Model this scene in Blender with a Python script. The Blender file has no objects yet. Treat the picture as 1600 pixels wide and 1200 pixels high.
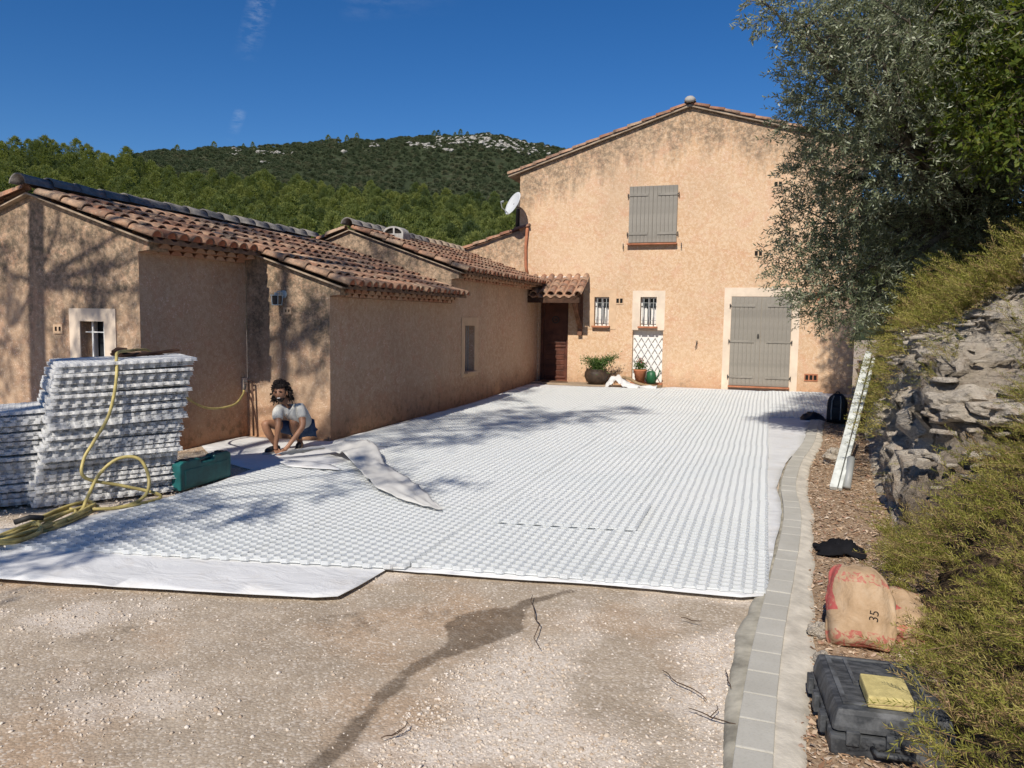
import bpy, bmesh, math, random
import numpy as np
from mathutils import Vector, Matrix, Euler, noise
from mathutils.geometry import tessellate_polygon, delaunay_2d_cdt

random.seed(7)
rng = np.random.default_rng(7)
sc = bpy.context.scene
COL = sc.collection
PI = math.pi
R = math.radians

# ------------------------------------------------------------------ camera
cam_data = bpy.data.cameras.new('camera')
cam = bpy.data.objects.new('camera', cam_data)
COL.objects.link(cam)
cam_data.sensor_width = 36.0
cam_data.lens = 27.0
cam_data.clip_start = 0.05
cam_data.clip_end = 6000
yaw, pitch, roll = R(18.4), R(4.89), R(0.81)
fwd = Vector((-math.sin(yaw) * math.cos(pitch), math.cos(yaw) * math.cos(pitch), -math.sin(pitch)))
rt = Vector((math.cos(yaw), math.sin(yaw), 0))
up = rt.cross(fwd)
rt2 = rt * math.cos(roll) + up * math.sin(roll)
up2 = -rt * math.sin(roll) + up * math.cos(roll)
mw = Matrix((rt2, up2, -fwd)).transposed().to_4x4()
mw.translation = Vector((0, 0, 1.74))
cam.matrix_world = mw
sc.camera = cam

# ------------------------------------------------------------------ world, sun, exposure
SUN_EL = R(41)
SUN_DX = -0.02                      # sun stands behind the camera, a touch to its left
world = bpy.data.worlds.new('World')
sc.world = world
world.use_nodes = True
wn, wl = world.node_tree.nodes, world.node_tree.links
wn.clear()
wout = wn.new('ShaderNodeOutputWorld')
bg = wn.new('ShaderNodeBackground')
bg.inputs['Strength'].default_value = 0.08
sky = wn.new('ShaderNodeTexSky')
sky.sky_type = 'NISHITA'
sky.sun_disc = False
sky.sun_elevation = SUN_EL
sky.sun_rotation = PI
sky.altitude = 900
sky.air_density = 1.0
sky.dust_density = 0.1
sky.ozone_density = 5.0
# clean deep southern-summer blue, plus a thin broken vapour trail
hsv = wn.new('ShaderNodeHueSaturation')
hsv.inputs['Hue'].default_value = 0.507
hsv.inputs['Saturation'].default_value = 1.27
hsv.inputs['Value'].default_value = 1.0
tc = wn.new('ShaderNodeTexCoord')
wl.new(sky.outputs[0], hsv.inputs['Color'])

def streak(a, b, width, strength, scale):
    """mask of a wisp between directions a and b on the sky"""
    a = Vector(a).normalized(); b = Vector(b).normalized()
    ax = (b - a); L = ax.length; ax.normalize()
    n = a.cross(b).normalized()
    def dot(v):
        d = wn.new('ShaderNodeVectorMath'); d.operation = 'DOT_PRODUCT'
        wl.new(tc.outputs['Generated'], d.inputs[0]); d.inputs[1].default_value = v
        return d.outputs['Value']
    def m(op, x, y=None, z=None, clamp=False):
        q = wn.new('ShaderNodeMath'); q.operation = op; q.use_clamp = clamp
        for i, s in enumerate((x, y, z)):
            if s is None: continue
            if isinstance(s, (int, float)): q.inputs[i].default_value = s
            else: wl.new(s, q.inputs[i])
        return q.outputs[0]
    no = wn.new('ShaderNodeTexNoise'); no.inputs['Scale'].default_value = scale
    no.inputs['Detail'].default_value = 6; no.inputs['Roughness'].default_value = 0.65
    mp = wn.new('ShaderNodeMapping'); wl.new(tc.outputs['Generated'], mp.inputs[0])
    mp.inputs['Scale'].default_value = (1, 1, 2.6)
    wl.new(mp.outputs[0], no.inputs['Vector'])
    across = m('SUBTRACT', 1.0, m('DIVIDE', m('ABSOLUTE', dot(n)), width), clamp=True)
    t = m('DIVIDE', m('SUBTRACT', dot(ax), a.dot(ax)), L)
    along = m('MULTIPLY', m('MULTIPLY', m('SUBTRACT', 1.0, t, clamp=True), m('MULTIPLY', m('ADD', t, 0.02), 6.0, clamp=True)), 1.0)
    nn = m('MULTIPLY', m('SUBTRACT', no.outputs['Fac'], 0.42), 4.5, clamp=True)
    return m('MULTIPLY', m('MULTIPLY', m('SMOOTH_MIN', across, 0.8, 0.2), along), m('MULTIPLY', nn, strength), clamp=True)

DIR = lambda az, el: (math.sin(R(az)) , math.cos(R(az)), el)
m1 = streak(DIR(-34.6, .47), DIR(-37.4, .30), 0.016, 0.55, 60)
m2 = streak(DIR(-37.6, .245), DIR(-38.4, .205), 0.008, 0.22, 60)
m3 = streak(DIR(-46.0, .44), DIR(-41.0, .36), 0.008, 0.16, 40)
m4 = streak(DIR(-31.0, .38), DIR(-22.0, .40), 0.02, 0.10, 22)
last = hsv.outputs['Color']
for mk in (m1, m2, m3, m4):
    mx = wn.new('ShaderNodeMix'); mx.data_type = 'RGBA'
    wl.new(mk, mx.inputs[0]); wl.new(last, mx.inputs[6])
    mx.inputs[7].default_value = (8.0, 8.8, 10.0, 1)
    last = mx.outputs[2]
wl.new(last, bg.inputs['Color'])
wl.new(bg.outputs[0], wout.inputs[0])

sun_d = bpy.data.lights.new('sun', 'SUN')
sun_d.energy = 4.4
sun_d.angle = R(0.53)
sun_d.color = (1.0, 0.93, 0.83)
sun = bpy.data.objects.new('sun', sun_d)
COL.objects.link(sun)
to_sun = Vector((SUN_DX, -1, math.tan(SUN_EL))).normalized()
sun.rotation_euler = to_sun.to_track_quat('Z', 'Y').to_euler()

sc.view_settings.view_transform = 'Standard'
sc.view_settings.look = 'None'
sc.view_settings.gamma = 1.0
sc.view_settings.exposure = 0.2
sc.view_settings.use_curve_mapping = False
sc.cycles.max_bounces = 6
sc.cycles.transparent_max_bounces = 8

# ------------------------------------------------------------------ helpers
def link(o, parent=None):
    COL.objects.link(o)
    if parent is not None:
        o.parent = parent
    return o

def meta(o, label=None, cat=None, group=None, kind=None):
    if label: o['label'] = label
    if cat: o['category'] = cat
    if group: o['group'] = group
    if kind: o['kind'] = kind
    return o

def thing(name, loc, label, cat, group=None, rz=0.0):
    o = bpy.data.objects.new(name, None)
    o.empty_display_size = 0.1
    o.location = loc; o.rotation_euler = (0, 0, rz)
    link(o)
    return meta(o, label, cat, group)

def copy_tree(o, parent=None):
    c = o.copy(); COL.objects.link(c)
    if parent is not None: c.parent = parent
    for ch in list(o.children): copy_tree(ch, c)
    return c

class MB:
    """collects shapes into one mesh"""
    def __init__(s): s.v = []; s.f = []; s.m = []; s.mi = 0
    def add(s, vs, fs):
        b = len(s.v); s.v += [tuple(p) for p in vs]
        s.f += [tuple(i + b for i in f) for f in fs]; s.m += [s.mi] * len(fs)
    def box(s, c, d, rot=None, M=None):
        x, y, z = d[0] / 2, d[1] / 2, d[2] / 2
        vs = [Vector((a * x, b * y, e * z)) for e in (-1, 1) for b in (-1, 1) for a in (-1, 1)]
        if rot is not None:
            rm = Euler(rot).to_matrix(); vs = [rm @ v for v in vs]
        vs = [v + Vector(c) for v in vs]
        if M is not None: vs = [M @ v for v in vs]
        s.add(vs, [(0, 2, 3, 1), (4, 5, 7, 6), (0, 1, 5, 4), (2, 6, 7, 3), (0, 4, 6, 2), (1, 3, 7, 5)])
    def bar(s, a, b, w, h, upv=(0, 0, 1)):
        a = Vector(a); b = Vector(b); x = (b - a).normalized(); u = Vector(upv)
        y = u.cross(x)
        if y.length < 1e-4: y = Vector((0, 1, 0)).cross(x)
        y.normalize(); z = x.cross(y)
        vs = [p + y * (i * w / 2) + z * (j * h / 2) for p in (a, b) for j in (-1, 1) for i in (-1, 1)]
        s.add(vs, [(0, 1, 3, 2), (4, 6, 7, 5), (0, 4, 5, 1), (2, 3, 7, 6), (0, 2, 6, 4), (1, 5, 7, 3)])
    def tube(s, pts, r, n=8, cap=True):
        pts = [Vector(p) for p in pts]
        if not isinstance(r, (list, tuple)): r = [r] * len(pts)
        b = len(s.v); prev = None
        for i, p in enumerate(pts):
            t = (pts[min(i + 1, len(pts) - 1)] - pts[max(i - 1, 0)]).normalized()
            if prev is None:
                q = Vector((0, 0, 1)) if abs(t.z) < .9 else Vector((1, 0, 0))
                u = t.cross(q).normalized()
            else:
                u = (prev - t * prev.dot(t)).normalized()
            prev = u; w = t.cross(u)
            for k in range(n):
                a = 2 * PI * k / n
                s.v.append(tuple(p + (u * math.cos(a) + w * math.sin(a)) * r[i]))
        for i in range(len(pts) - 1):
            for k in range(n):
                s.f.append((b + i * n + k, b + i * n + (k + 1) % n, b + (i + 1) * n + (k + 1) % n, b + (i + 1) * n + k)); s.m.append(s.mi)
        if cap:
            s.f.append(tuple(b + k for k in reversed(range(n)))); s.m.append(s.mi)
            s.f.append(tuple(b + (len(pts) - 1) * n + k for k in range(n))); s.m.append(s.mi)
    def lathe(s, prof, c=(0, 0, 0), n=24, M=None):
        b = len(s.v)
        for (r, z) in prof:
            for k in range(n):
                a = 2 * PI * k / n
                p = Vector((c[0] + r * math.cos(a), c[1] + r * math.sin(a), c[2] + z))
                if M is not None: p = M @ p
                s.v.append(tuple(p))
        for i in range(len(prof) - 1):
            for k in range(n):
                s.f.append((b + i * n + k, b + i * n + (k + 1) % n, b + (i + 1) * n + (k + 1) % n, b + (i + 1) * n + k)); s.m.append(s.mi)
    def prism(s, poly, z0, z1, M=None):
        n = len(poly)
        vs = [Vector((x, y, z0)) for x, y in poly] + [Vector((x, y, z1)) for x, y in poly]
        if M is not None: vs = [M @ v for v in vs]
        s.add(vs, [tuple(reversed(range(n))), tuple(range(n, 2 * n))] + [(i, (i + 1) % n, n + (i + 1) % n, n + i) for i in range(n)])
    def mesh(s, name, mats, smooth=False, bevel=0):
        me = bpy.data.meshes.new(name)
        me.from_pydata(s.v, [], s.f)
        for m in (mats if isinstance(mats, (list, tuple)) else [mats]): me.materials.append(m)
        if s.mi or any(s.m): me.polygons.foreach_set('material_index', s.m)
        if bevel:
            bm = bmesh.new(); bm.from_mesh(me)
            bmesh.ops.bevel(bm, geom=[e for e in bm.edges if len(e.link_faces) == 2 and e.calc_face_angle(0) > .6], offset=bevel, segments=2, affect='EDGES', profile=.6)
            bm.to_mesh(me); bm.free()
        if smooth: me.polygons.foreach_set('use_smooth', [True] * len(me.polygons))
        me.update()
        return me
    def build(s, name, mats, parent=None, smooth=False, bevel=0):
        o = bpy.data.objects.new(name, s.mesh(name, mats, smooth, bevel))
        return link(o, parent)

def fast_mesh(name, verts, faces, mats, smooth=False, attrs=None):
    """numpy quads/tris -> mesh"""
    verts = np.asarray(verts, dtype=np.float32); faces = np.asarray(faces, dtype=np.int32)
    me = bpy.data.meshes.new(name)
    k = faces.shape[1]; nf = len(faces)
    me.vertices.add(len(verts)); me.vertices.foreach_set('co', verts.ravel())
    me.loops.add(nf * k); me.loops.foreach_set('vertex_index', faces.ravel())
    me.polygons.add(nf); me.polygons.foreach_set('loop_start', np.arange(0, nf * k, k, dtype=np.int32))
    if smooth: me.polygons.foreach_set('use_smooth', np.ones(nf, dtype=bool))
    for m in (mats if isinstance(mats, (list, tuple)) else [mats]): me.materials.append(m)
    if attrs:
        for an, (dom, data) in attrs.items():
            a = me.attributes.new(an, 'FLOAT', dom); a.data.foreach_set('value', np.asarray(data, dtype=np.float32))
    me.update(calc_edges=True)
    return me

# ------------------------------------------------------------------ material helpers
class Mat:
    def __init__(s, name, rough=.8, spec=.3):
        s.m = bpy.data.materials.new(name); s.m.use_nodes = True
        s.n, s.l = s.m.node_tree.nodes, s.m.node_tree.links
        s.b = s.n['Principled BSDF']; s.out = s.n['Material Output']
        s.b.inputs['Roughness'].default_value = rough
        s.b.inputs['Specular IOR Level'].default_value = spec
        s._pos = None
    def pos(s, obj=False):
        if obj:
            t = s.n.new('ShaderNodeTexCoord'); return t.outputs['Object']
        if s._pos is None:
            g = s.n.new('ShaderNodeNewGeometry'); s._pos = g.outputs['Position']
        return s._pos
    def noise(s, scale, detail=4, rough=.55, obj=False, stretch=None, dist=0, vec=None):
        n = s.n.new('ShaderNodeTexNoise')
        n.inputs['Scale'].default_value = scale; n.inputs['Detail'].default_value = detail
        n.inputs['Roughness'].default_value = rough; n.inputs['Distortion'].default_value = dist
        v = vec or s.pos(obj)
        if stretch:
            mp = s.n.new('ShaderNodeMapping'); mp.inputs['Scale'].default_value = stretch
            s.l.new(v, mp.inputs[0]); v = mp.outputs[0]
        s.l.new(v, n.inputs['Vector'])
        return n.outputs['Fac']
    def voro(s, scale, feature='F1', out='Distance', obj=False):
        n = s.n.new('ShaderNodeTexVoronoi'); n.feature = feature
        n.inputs['Scale'].default_value = scale
        s.l.new(s.pos(obj), n.inputs['Vector'])
        return n.outputs[out]
    def ramp(s, fac, stops):
        r = s.n.new('ShaderNodeValToRGB'); e = r.color_ramp.elements
        while len(e) > 1: e.remove(e[-1])
        for i, (p, c) in enumerate(stops):
            q = e[0] if i == 0 else e.new(p)
            q.position = p
            q.color = (c, c, c, 1) if isinstance(c, (int, float)) else (*c, 1)
        s.l.new(fac, r.inputs[0]); return r.outputs[0]
    def mix(s, fac, a, b, mode='MIX'):
        x = s.n.new('ShaderNodeMix'); x.data_type = 'RGBA'; x.blend_type = mode
        for i, q in ((0, fac), (6, a), (7, b)):
            if isinstance(q, (int, float)): x.inputs[i].default_value = q if i == 0 else (q, q, q, 1)
            elif isinstance(q, tuple): x.inputs[i].default_value = (*q, 1)
            else: s.l.new(q, x.inputs[i])
        return x.outputs[2]
    def math(s, op, a, b=0.0, clamp=False):
        x = s.n.new('ShaderNodeMath'); x.operation = op; x.use_clamp = clamp
        for i, q in ((0, a), (1, b)):
            if isinstance(q, (int, float)): x.inputs[i].default_value = q
            else: s.l.new(q, x.inputs[i])
        return x.outputs[0]
    def sep(s, v=None):
        x = s.n.new('ShaderNodeSeparateXYZ'); s.l.new(v or s.pos(), x.inputs[0]); return x.outputs
    def rand(s):
        return s.n.new('ShaderNodeObjectInfo').outputs['Random']
    def attr(s, name):
        a = s.n.new('ShaderNodeAttribute'); a.attribute_name = name; return a.outputs['Fac']
    def color(s, c):
        if isinstance(c, tuple): s.b.inputs['Base Color'].default_value = (*c, 1)
        else: s.l.new(c, s.b.inputs['Base Color'])
    def bump(s, h, strength=.5, dist=.01, prev=None):
        b = s.n.new('ShaderNodeBump'); b.inputs['Strength'].default_value = strength
        b.inputs['Distance'].default_value = dist
        s.l.new(h, b.inputs['Height'])
        if prev is not None: s.l.new(prev, b.inputs['Normal'])
        s.l.new(b.outputs[0], s.b.inputs['Normal']); return b.outputs[0]
    def translucent(s, col, amount):
        t = s.n.new('ShaderNodeBsdfTranslucent')
        if isinstance(col, tuple): t.inputs['Color'].default_value = (*col, 1)
        else: s.l.new(col, t.inputs['Color'])
        x = s.n.new('ShaderNodeMixShader'); x.inputs[0].default_value = amount
        s.l.new(s.b.outputs[0], x.inputs[1]); s.l.new(t.outputs[0], x.inputs[2])
        s.l.new(x.outputs[0], s.out.inputs['Surface'])

def simple(name, c, rough=.6, spec=.3, metal=0, var=.12, scale=8, bump=0, obj=True):
    m = Mat(name, rough, spec)
    n = m.noise(scale, 5, .6, obj=obj)
    d = tuple(x * (1 - var * 2) for x in c); l = tuple(min(1, x * (1 + var)) for x in c)
    m.color(m.ramp(n, [(.3, d), (.7, l)]))
    m.b.inputs['Metallic'].default_value = metal
    if bump: m.bump(m.noise(scale * 5, 4, .6, obj=obj), bump, .004)
    return m.m

def plaster(name, grime_h, grime_amt, base=((.60, .385, .225), (.72, .54, .365)), damp=.5):
    """sprayed lime render; grime_h(m, X, Y, Z) gives the height below the roof edge"""
    m = Mat(name, .95, .12)
    X, Y, Z = m.sep()
    big = m.noise(.7, 4, .6)
    mid = m.noise(3.0, 6, .65, dist=.6)
    worm = m.noise(13.0, 5, .6, dist=.8)
    fine = m.noise(75, 3, .6)
    c = m.mix(m.ramp(big, [(.35, 0.), (.65, 1.)]), base[0], tuple((a + b) / 2 for a, b in zip(*base)))
    c = m.mix(m.ramp(worm, [(.45, 0.), (.56, .75)]), c, base[1])
    c = m.mix(m.ramp(m.noise(.55, 5, .6, stretch=(1, 1, .6)), [(.45, 0.), (.7, .38)]), c, (.40, .28, .19))
    c = m.mix(m.math('MULTIPLY', m.ramp(mid, [(.50, 0.), (.68, 1.)]), .5), c, (.60, .33, .21))
    # pale scratches where the top coat is worn
    c = m.mix(m.math('MULTIPLY', m.ramp(m.noise(26, 4, .7, dist=1.5), [(.57, 0.), (.62, 1.)]), m.ramp(mid, [(.36, .15), (.56, .8)])), c, (.80, .65, .50))
    # lichen and rain grime under the roof edge, in streaks
    d = grime_h(m, X, Y, Z)
    st = m.noise(2.2, 6, .7, stretch=(1, 1, .18))
    reach = m.math('MULTIPLY', m.ramp(st, [(.3, .12), (.72, 1.)]), 1.0)
    g = m.math('SUBTRACT', 1.0, m.math('DIVIDE', d, m.math('MULTIPLY', reach, 1.9)), clamp=True)
    g = m.math('MULTIPLY', m.math('MULTIPLY', g, 1.9, clamp=True), m.ramp(m.noise(11, 6, .8), [(.40, .12), (.58, 1.)]), clamp=True)
    c = m.mix(m.math('MULTIPLY', g, grime_amt, clamp=True), c, (.17, .135, .095))
    # splash zone at the foot
    f = m.math('SUBTRACT', 1.0, m.math('DIVIDE', Z, m.math('ADD', m.math('MULTIPLY', m.noise(1.8, 5, .6), 1.0), .12)), clamp=True)
    c = m.mix(m.math('MULTIPLY', f, damp), c, (.40, .19, .09))
    c = m.mix(m.math('MULTIPLY', m.math('MULTIPLY', f, m.ramp(m.noise(7, 5, .7), [(.5, 0.), (.65, 1.)])), damp), c, (.14, .10, .06))
    c = m.mix(m.math('MULTIPLY', m.ramp(fine, [(.3, 1.), (.5, 0.)]), .35), c, (.33, .19, .11))
    m.color(c)
    h = m.math('ADD', m.math('MULTIPLY', worm, .7), m.math('MULTIPLY', fine, .5))
    m.bump(h, .75, .02)
    return m.m

def gable_edge(m, X, Y, Z):      # two slopes of the big gable, ridge at x = -2
    dx = m.math('ADD', X, 2.0)
    a = m.math('ADD', m.math('MULTIPLY', dx, .32), 6.82)
    b = m.math('ADD', m.math('MULTIPLY', dx, -.285), 6.82)
    return m.math('SUBTRACT', m.math('MINIMUM', a, b), Z)
def wing_edge(m, X, Y, Z):       # the low front wing: ridge at x = -8.7
    dx = m.math('ABSOLUTE', m.math('ADD', X, 8.7))
    return m.math('MULTIPLY', m.math('SUBTRACT', m.math('ADD', m.math('MULTIPLY', dx, -.33), 3.22), Z), .6)
def east_edge(m, X, Y, Z):
    return m.math('MULTIPLY', m.math('SUBTRACT', 2.7, Z), 1.5)
def lean_edge(m, X, Y, Z):
    return m.math('SUBTRACT', m.math('ADD', m.math('MULTIPLY', m.math('ADD', X, 6.0), .31), 4.05), Z)

M = {}
M['plaster_gable'] = plaster('gable_render', gable_edge, .85)
M['plaster_lean'] = plaster('lean_to_render', lean_edge, .8)
M['plaster_front'] = plaster('front_wing_render', wing_edge, 1.0, ((.42, .275, .175), (.56, .41, .28)), .6)
M['plaster_east'] = plaster('side_render', east_edge, .25, ((.52, .32, .20), (.64, .46, .31)), .8)
M['trim'] = simple('pale_render_trim', (.72, .60, .47), .9, .1, var=.08, scale=3, bump=.3, obj=False)
M['trim_tint'] = simple('tinted_render_trim', (.64, .45, .29), .9, .1, var=.1, scale=3, bump=.3, obj=False)
M['shutter'] = simple('grey_taupe_paint', (.27, .248, .21), .6, .25, var=.13, scale=2.2)
M['iron'] = simple('dark_iron', (.05, .045, .04), .6, .4, var=.1)
M['grey_iron'] = simple('grey_painted_iron', (.30, .31, .30), .5, .4, var=.05)
M['white_paint'] = simple('white_paint', (.76, .76, .73), .5, .3, var=.04)
M['terracotta_sill'] = simple('terracotta_sill_tile', (.42, .17, .09), .7, .2, var=.15)
M['dark'] = simple('dark_cavity', (.02, .018, .016), .9, .1)

def tile_mat():
    m = Mat('canal_tile_clay', .85, .15)
    r = m.rand()
    base = m.ramp(r, [(0, (.26, .115, .07)), (.25, (.42, .21, .125)), (.5, (.48, .30, .19)), (.75, (.33, .16, .10)), (1, (.54, .38, .25))])
    n1 = m.noise(6, 6, .7)
    n2 = m.noise(28, 4, .7)
    c = m.mix(m.ramp(n1, [(.44, 0.), (.62, .8)]), base, (.15, .115, .09))
    c = m.mix(m.ramp(n2, [(.56, 0.), (.70, .65)]), c, (.55, .47, .33))
    c = m.mix(m.ramp(m.noise(60, 3, .6), [(.35, .4), (.5, 0.)]), c, (.12, .09, .07))
    m.color(c); m.bump(m.noise(50, 4, .6), .4, .006)
    return m.m
M['tile'] = tile_mat()
def channel_mat():
    m = Mat('channel_tile_clay', .9, .12)
    n1 = m.noise(5, 6, .7)
    c = m.ramp(n1, [(.3, (.36, .22, .14)), (.5, (.24, .15, .10)), (.7, (.12, .09, .07))])
    m.color(c); m.bump(m.noise(40, 4, .6), .4, .006)
    return m.m
M['channel'] = channel_mat()
def grey_tile():
    m = Mat('lichened_ridge_tile', .9, .12)
    c = m.ramp(m.noise(7, 6, .7), [(.3, (.13, .125, .12)), (.55, (.24, .22, .20)), (.75, (.38, .35, .30))])
    m.color(c); m.bump(m.noise(40, 4, .7), .6, .008)
    return m.m
M['grey_tile'] = grey_tile()
def genoise_mat():
    m = Mat('genoise_clay', .85, .15)
    base = m.ramp(m.rand(), [(0, (.42, .20, .12)), (.5, (.50, .29, .18)), (1, (.56, .36, .24))])
    m.color(m.mix(m.ramp(m.noise(20, 4, .7), [(.5, 0.), (.7, .5)]), base, (.25, .17, .12)))
    return m.m
M['genoise'] = genoise_mat()
M['eave_red'] = simple('fresh_red_clay', (.42, .15, .08), .8, .15, var=.25, scale=6)
M['mortar'] = simple('lime_mortar', (.38, .30, .22), .95, .1, var=.2, scale=6, bump=.4)

def plastic_mat():
    m = Mat('white_grid_plastic', .42, .35)
    c = m.mix(m.ramp(m.noise(.9, 3, .5), [(.35, 0.), (.7, 1.)]), (.88, .90, .90), (.92, .93, .925))
    m.color(c); m.translucent((.93, .94, .93), .6)
    return m.m
M['plastic'] = plastic_mat()
def stack_plastic():
    m = Mat('stacked_grid_plastic', .35, .4)
    c = m.mix(m.ramp(m.rand(), [(0., 0.), (1., 1.)]), (.88, .88, .87), (.94, .94, .93))
    m.color(c); m.translucent((.95, .95, .94), .6)
    return m.m
M['plastic_stack'] = stack_plastic()
def fleece_mat():
    m = Mat('white_geotextile', .9, .15)
    c = m.mix(m.ramp(m.noise(1.6, 5, .6), [(.35, 0.), (.7, 1.)]), (.62, .62, .61), (.72, .72, .71))
    c = m.mix(m.ramp(m.noise(160, 3, .6), [(.4, .25), (.55, 0.)]), c, (.52, .53, .54))
    c = m.mix(m.ramp(m.noise(2.6, 6, .7), [(.52, 0.), (.75, .45)]), c, (.50, .44, .36))
    m.color(c)
    b = m.bump(m.noise(3.5, 4, .6, stretch=(.9, 1.7, 1), dist=.8), .55, .03)
    m.bump(m.noise(220, 3, .6), .25, .003, b)
    return m.m
M['fleece'] = fleece_mat()

# ================================================================== GROUND
def sstep(t):
    t = np.clip(t, 0, 1); return t * t * (3 - 2 * t)
def gz(x, y):
    """the drive rises a hand's breadth towards the big house"""
    return 0.10 * sstep((np.asarray(y, float) - 14) / 5.2)
def vnoise(x, y, s, seed=0, octv=4):
    """cheap value noise on arrays"""
    out = 0; amp = 1; tot = 0
    for o in range(octv):
        r = np.random.default_rng(seed + o * 17).random((256, 256))
        u = x * s * 2 ** o; v = y * s * 2 ** o
        i = np.floor(u).astype(int); j = np.floor(v).astype(int); fu = sstep(u - i); fv = sstep(v - j)
        a = r[i % 256, j % 256]; b = r[(i + 1) % 256, j % 256]; c = r[i % 256, (j + 1) % 256]; d = r[(i + 1) % 256, (j + 1) % 256]
        out = out + amp * ((a * (1 - fu) + b * fu) * (1 - fv) + (c * (1 - fu) + d * fu) * fv); tot += amp; amp *= .5
    return out / tot
def seg_dist(x, y, pts):
    best = np.full(np.shape(x), 1e9)
    for (ax, ay), (bx, by) in zip(pts[:-1], pts[1:]):
        dx, dy = bx - ax, by - ay; t = np.clip(((x - ax) * dx + (y - ay) * dy) / (dx * dx + dy * dy), 0, 1)
        best = np.minimum(best, np.hypot(x - ax - t * dx, y - ay - t * dy))
    return best
FOOT = np.array([(-6, .55), (2.5, .66), (3.3, .74), (4.2, .9), (5, .95), (6.25, 1.02), (7.7, 1.08), (8.9, 1.12), (11.7, 1.36), (14, 1.62), (16.8, 1.9), (22, 2.4), (30, 3)])
def foot(y): return np.interp(y, FOOT[:, 0], FOOT[:, 1])

def grid_mesh(xs, ys, zf):
    X, Y = np.meshgrid(xs, ys, indexing='ij')
    Z = zf(X, Y); nx, ny = X.shape
    v = np.stack([X, Y, Z], -1).reshape(-1, 3)
    i = np.arange(nx * ny).reshape(nx, ny)
    f = np.stack([i[:-1, :-1], i[1:, :-1], i[1:, 1:], i[:-1, 1:]], -1).reshape(-1, 4)
    return X, Y, v, f
STAIN = [(-1.15, 4.75), (-1.36, 4.45), (-1.42, 4.2), (-1.53, 3.74), (-1.64, 3.36), (-1.64, 3.05), (-1.6, 2.7), (-1.6, 2.3), (-1.62, 1.8)]
xs = np.concatenate([np.linspace(-90, -14, 12), np.arange(-13.5, -6, .3), np.arange(-6, 1.3, .035), np.arange(1.35, 6, .3), np.linspace(7, 90, 12)])
ys = np.concatenate([np.linspace(-90, -6, 12), np.arange(-5.5, 1.8, .35), np.arange(1.8, 5.6, .035), np.arange(5.65, 24, .25), np.linspace(25, 90, 12)])
def ground_z(X, Y):
    near = sstep((1.0 - X) / .3)
    n = vnoise(X + 50, Y + 50, 1.3, 3) * .03 + vnoise(X + 50, Y + 50, 9, 5, 3) * .012
    return gz(X, Y) - n * near * (Y < 6.2) - .004
X, Y, gv, gf = grid_mesh(xs, ys, ground_z)
sd = seg_dist(X, Y, STAIN); nz = vnoise(X + 50, Y + 50, 3, 11)
wid = .10 + .13 * np.exp(-((Y - 4.1) / .35) ** 2)
stain = sstep((wid * (.5 + nz) - sd) / .12)
stain = np.maximum(stain, .42 * sstep((vnoise(X + 20, Y + 50, 1.6, 19) - .62) / .1) * (X < -1.6))
pale = sstep((X + 1.55 + (nz - .5) * .6 - .25 * (Y - 3)) / .35) * sstep((vnoise(X + 50, Y + 80, 1.7, 23) - .34) / .2)
pale = np.maximum(pale, .85 * sstep((vnoise(X + 90, Y + 10, 1.1, 31) - .55) / .12) * (X < -1.8))
def ground_mat():
    m = Mat('gravel_drive', .95, .1)
    st, pl = m.attr('stain'), m.attr('pale')
    n1 = m.noise(2.2, 6, .6); n2 = m.noise(18, 5, .65); v = m.voro(75, out='Color'); vd = m.voro(75)
    sand = m.mix(m.ramp(n1, [(.35, 0.), (.65, 1.)]), (.38, .31, .23), (.49, .41, .315))
    sand = m.mix(m.ramp(m.noise(.9, 4, .5), [(.5, 0.), (.62, .5)]), sand, (.50, .33, .20))
    sand = m.mix(m.ramp(n2, [(.5, 0.), (.68, .35)]), sand, (.28, .215, .15))
    c = m.mix(m.math('MULTIPLY', pl, m.ramp(n2, [(.35, .55), (.6, 1.)])), sand, (.70, .62, .53))
    vs = m.n.new('ShaderNodeSeparateColor'); m.l.new(v, vs.inputs[0])
    c = m.mix(m.ramp(vs.outputs[0], [(.74, 0.), (.85, .6)]), c, (.68, .60, .50))
    c = m.mix(m.ramp(vs.outputs[1], [(.8, 0.), (.92, .4)]), c, (.30, .22, .15))
    c = m.mix(m.math('MULTIPLY', m.ramp(vd, [(.5, 0.), (.8, .35)]), 1.0), c, (.24, .18, .12))
    st = m.ramp(m.math('ADD', st, m.math('MULTIPLY', m.math('SUBTRACT', m.noise(7, 6, .75), .5), 1.5)), [(.38, 0.), (.72, 1.)])
    c = m.mix(m.math('MULTIPLY', st, m.ramp(n2, [(.3, .85), (.72, .5)])), c, (.10, .072, .048))
    m.color(c)
    h = m.math('ADD', m.math('MULTIPLY', vd, -1.0), m.math('MULTIPLY', m.noise(120, 3, .6), .6))
    b = m.bump(n2, .35, .015); m.bump(h, .45, .006, b)
    return m.m
M['ground'] = ground_mat()
me = fast_mesh('ground', gv, gf, M['ground'], True, {'stain': ('POINT', stain.ravel()), 'pale': ('POINT', pale.ravel())})
meta(link(bpy.data.objects.new('ground', me)), kind='structure')

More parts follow.
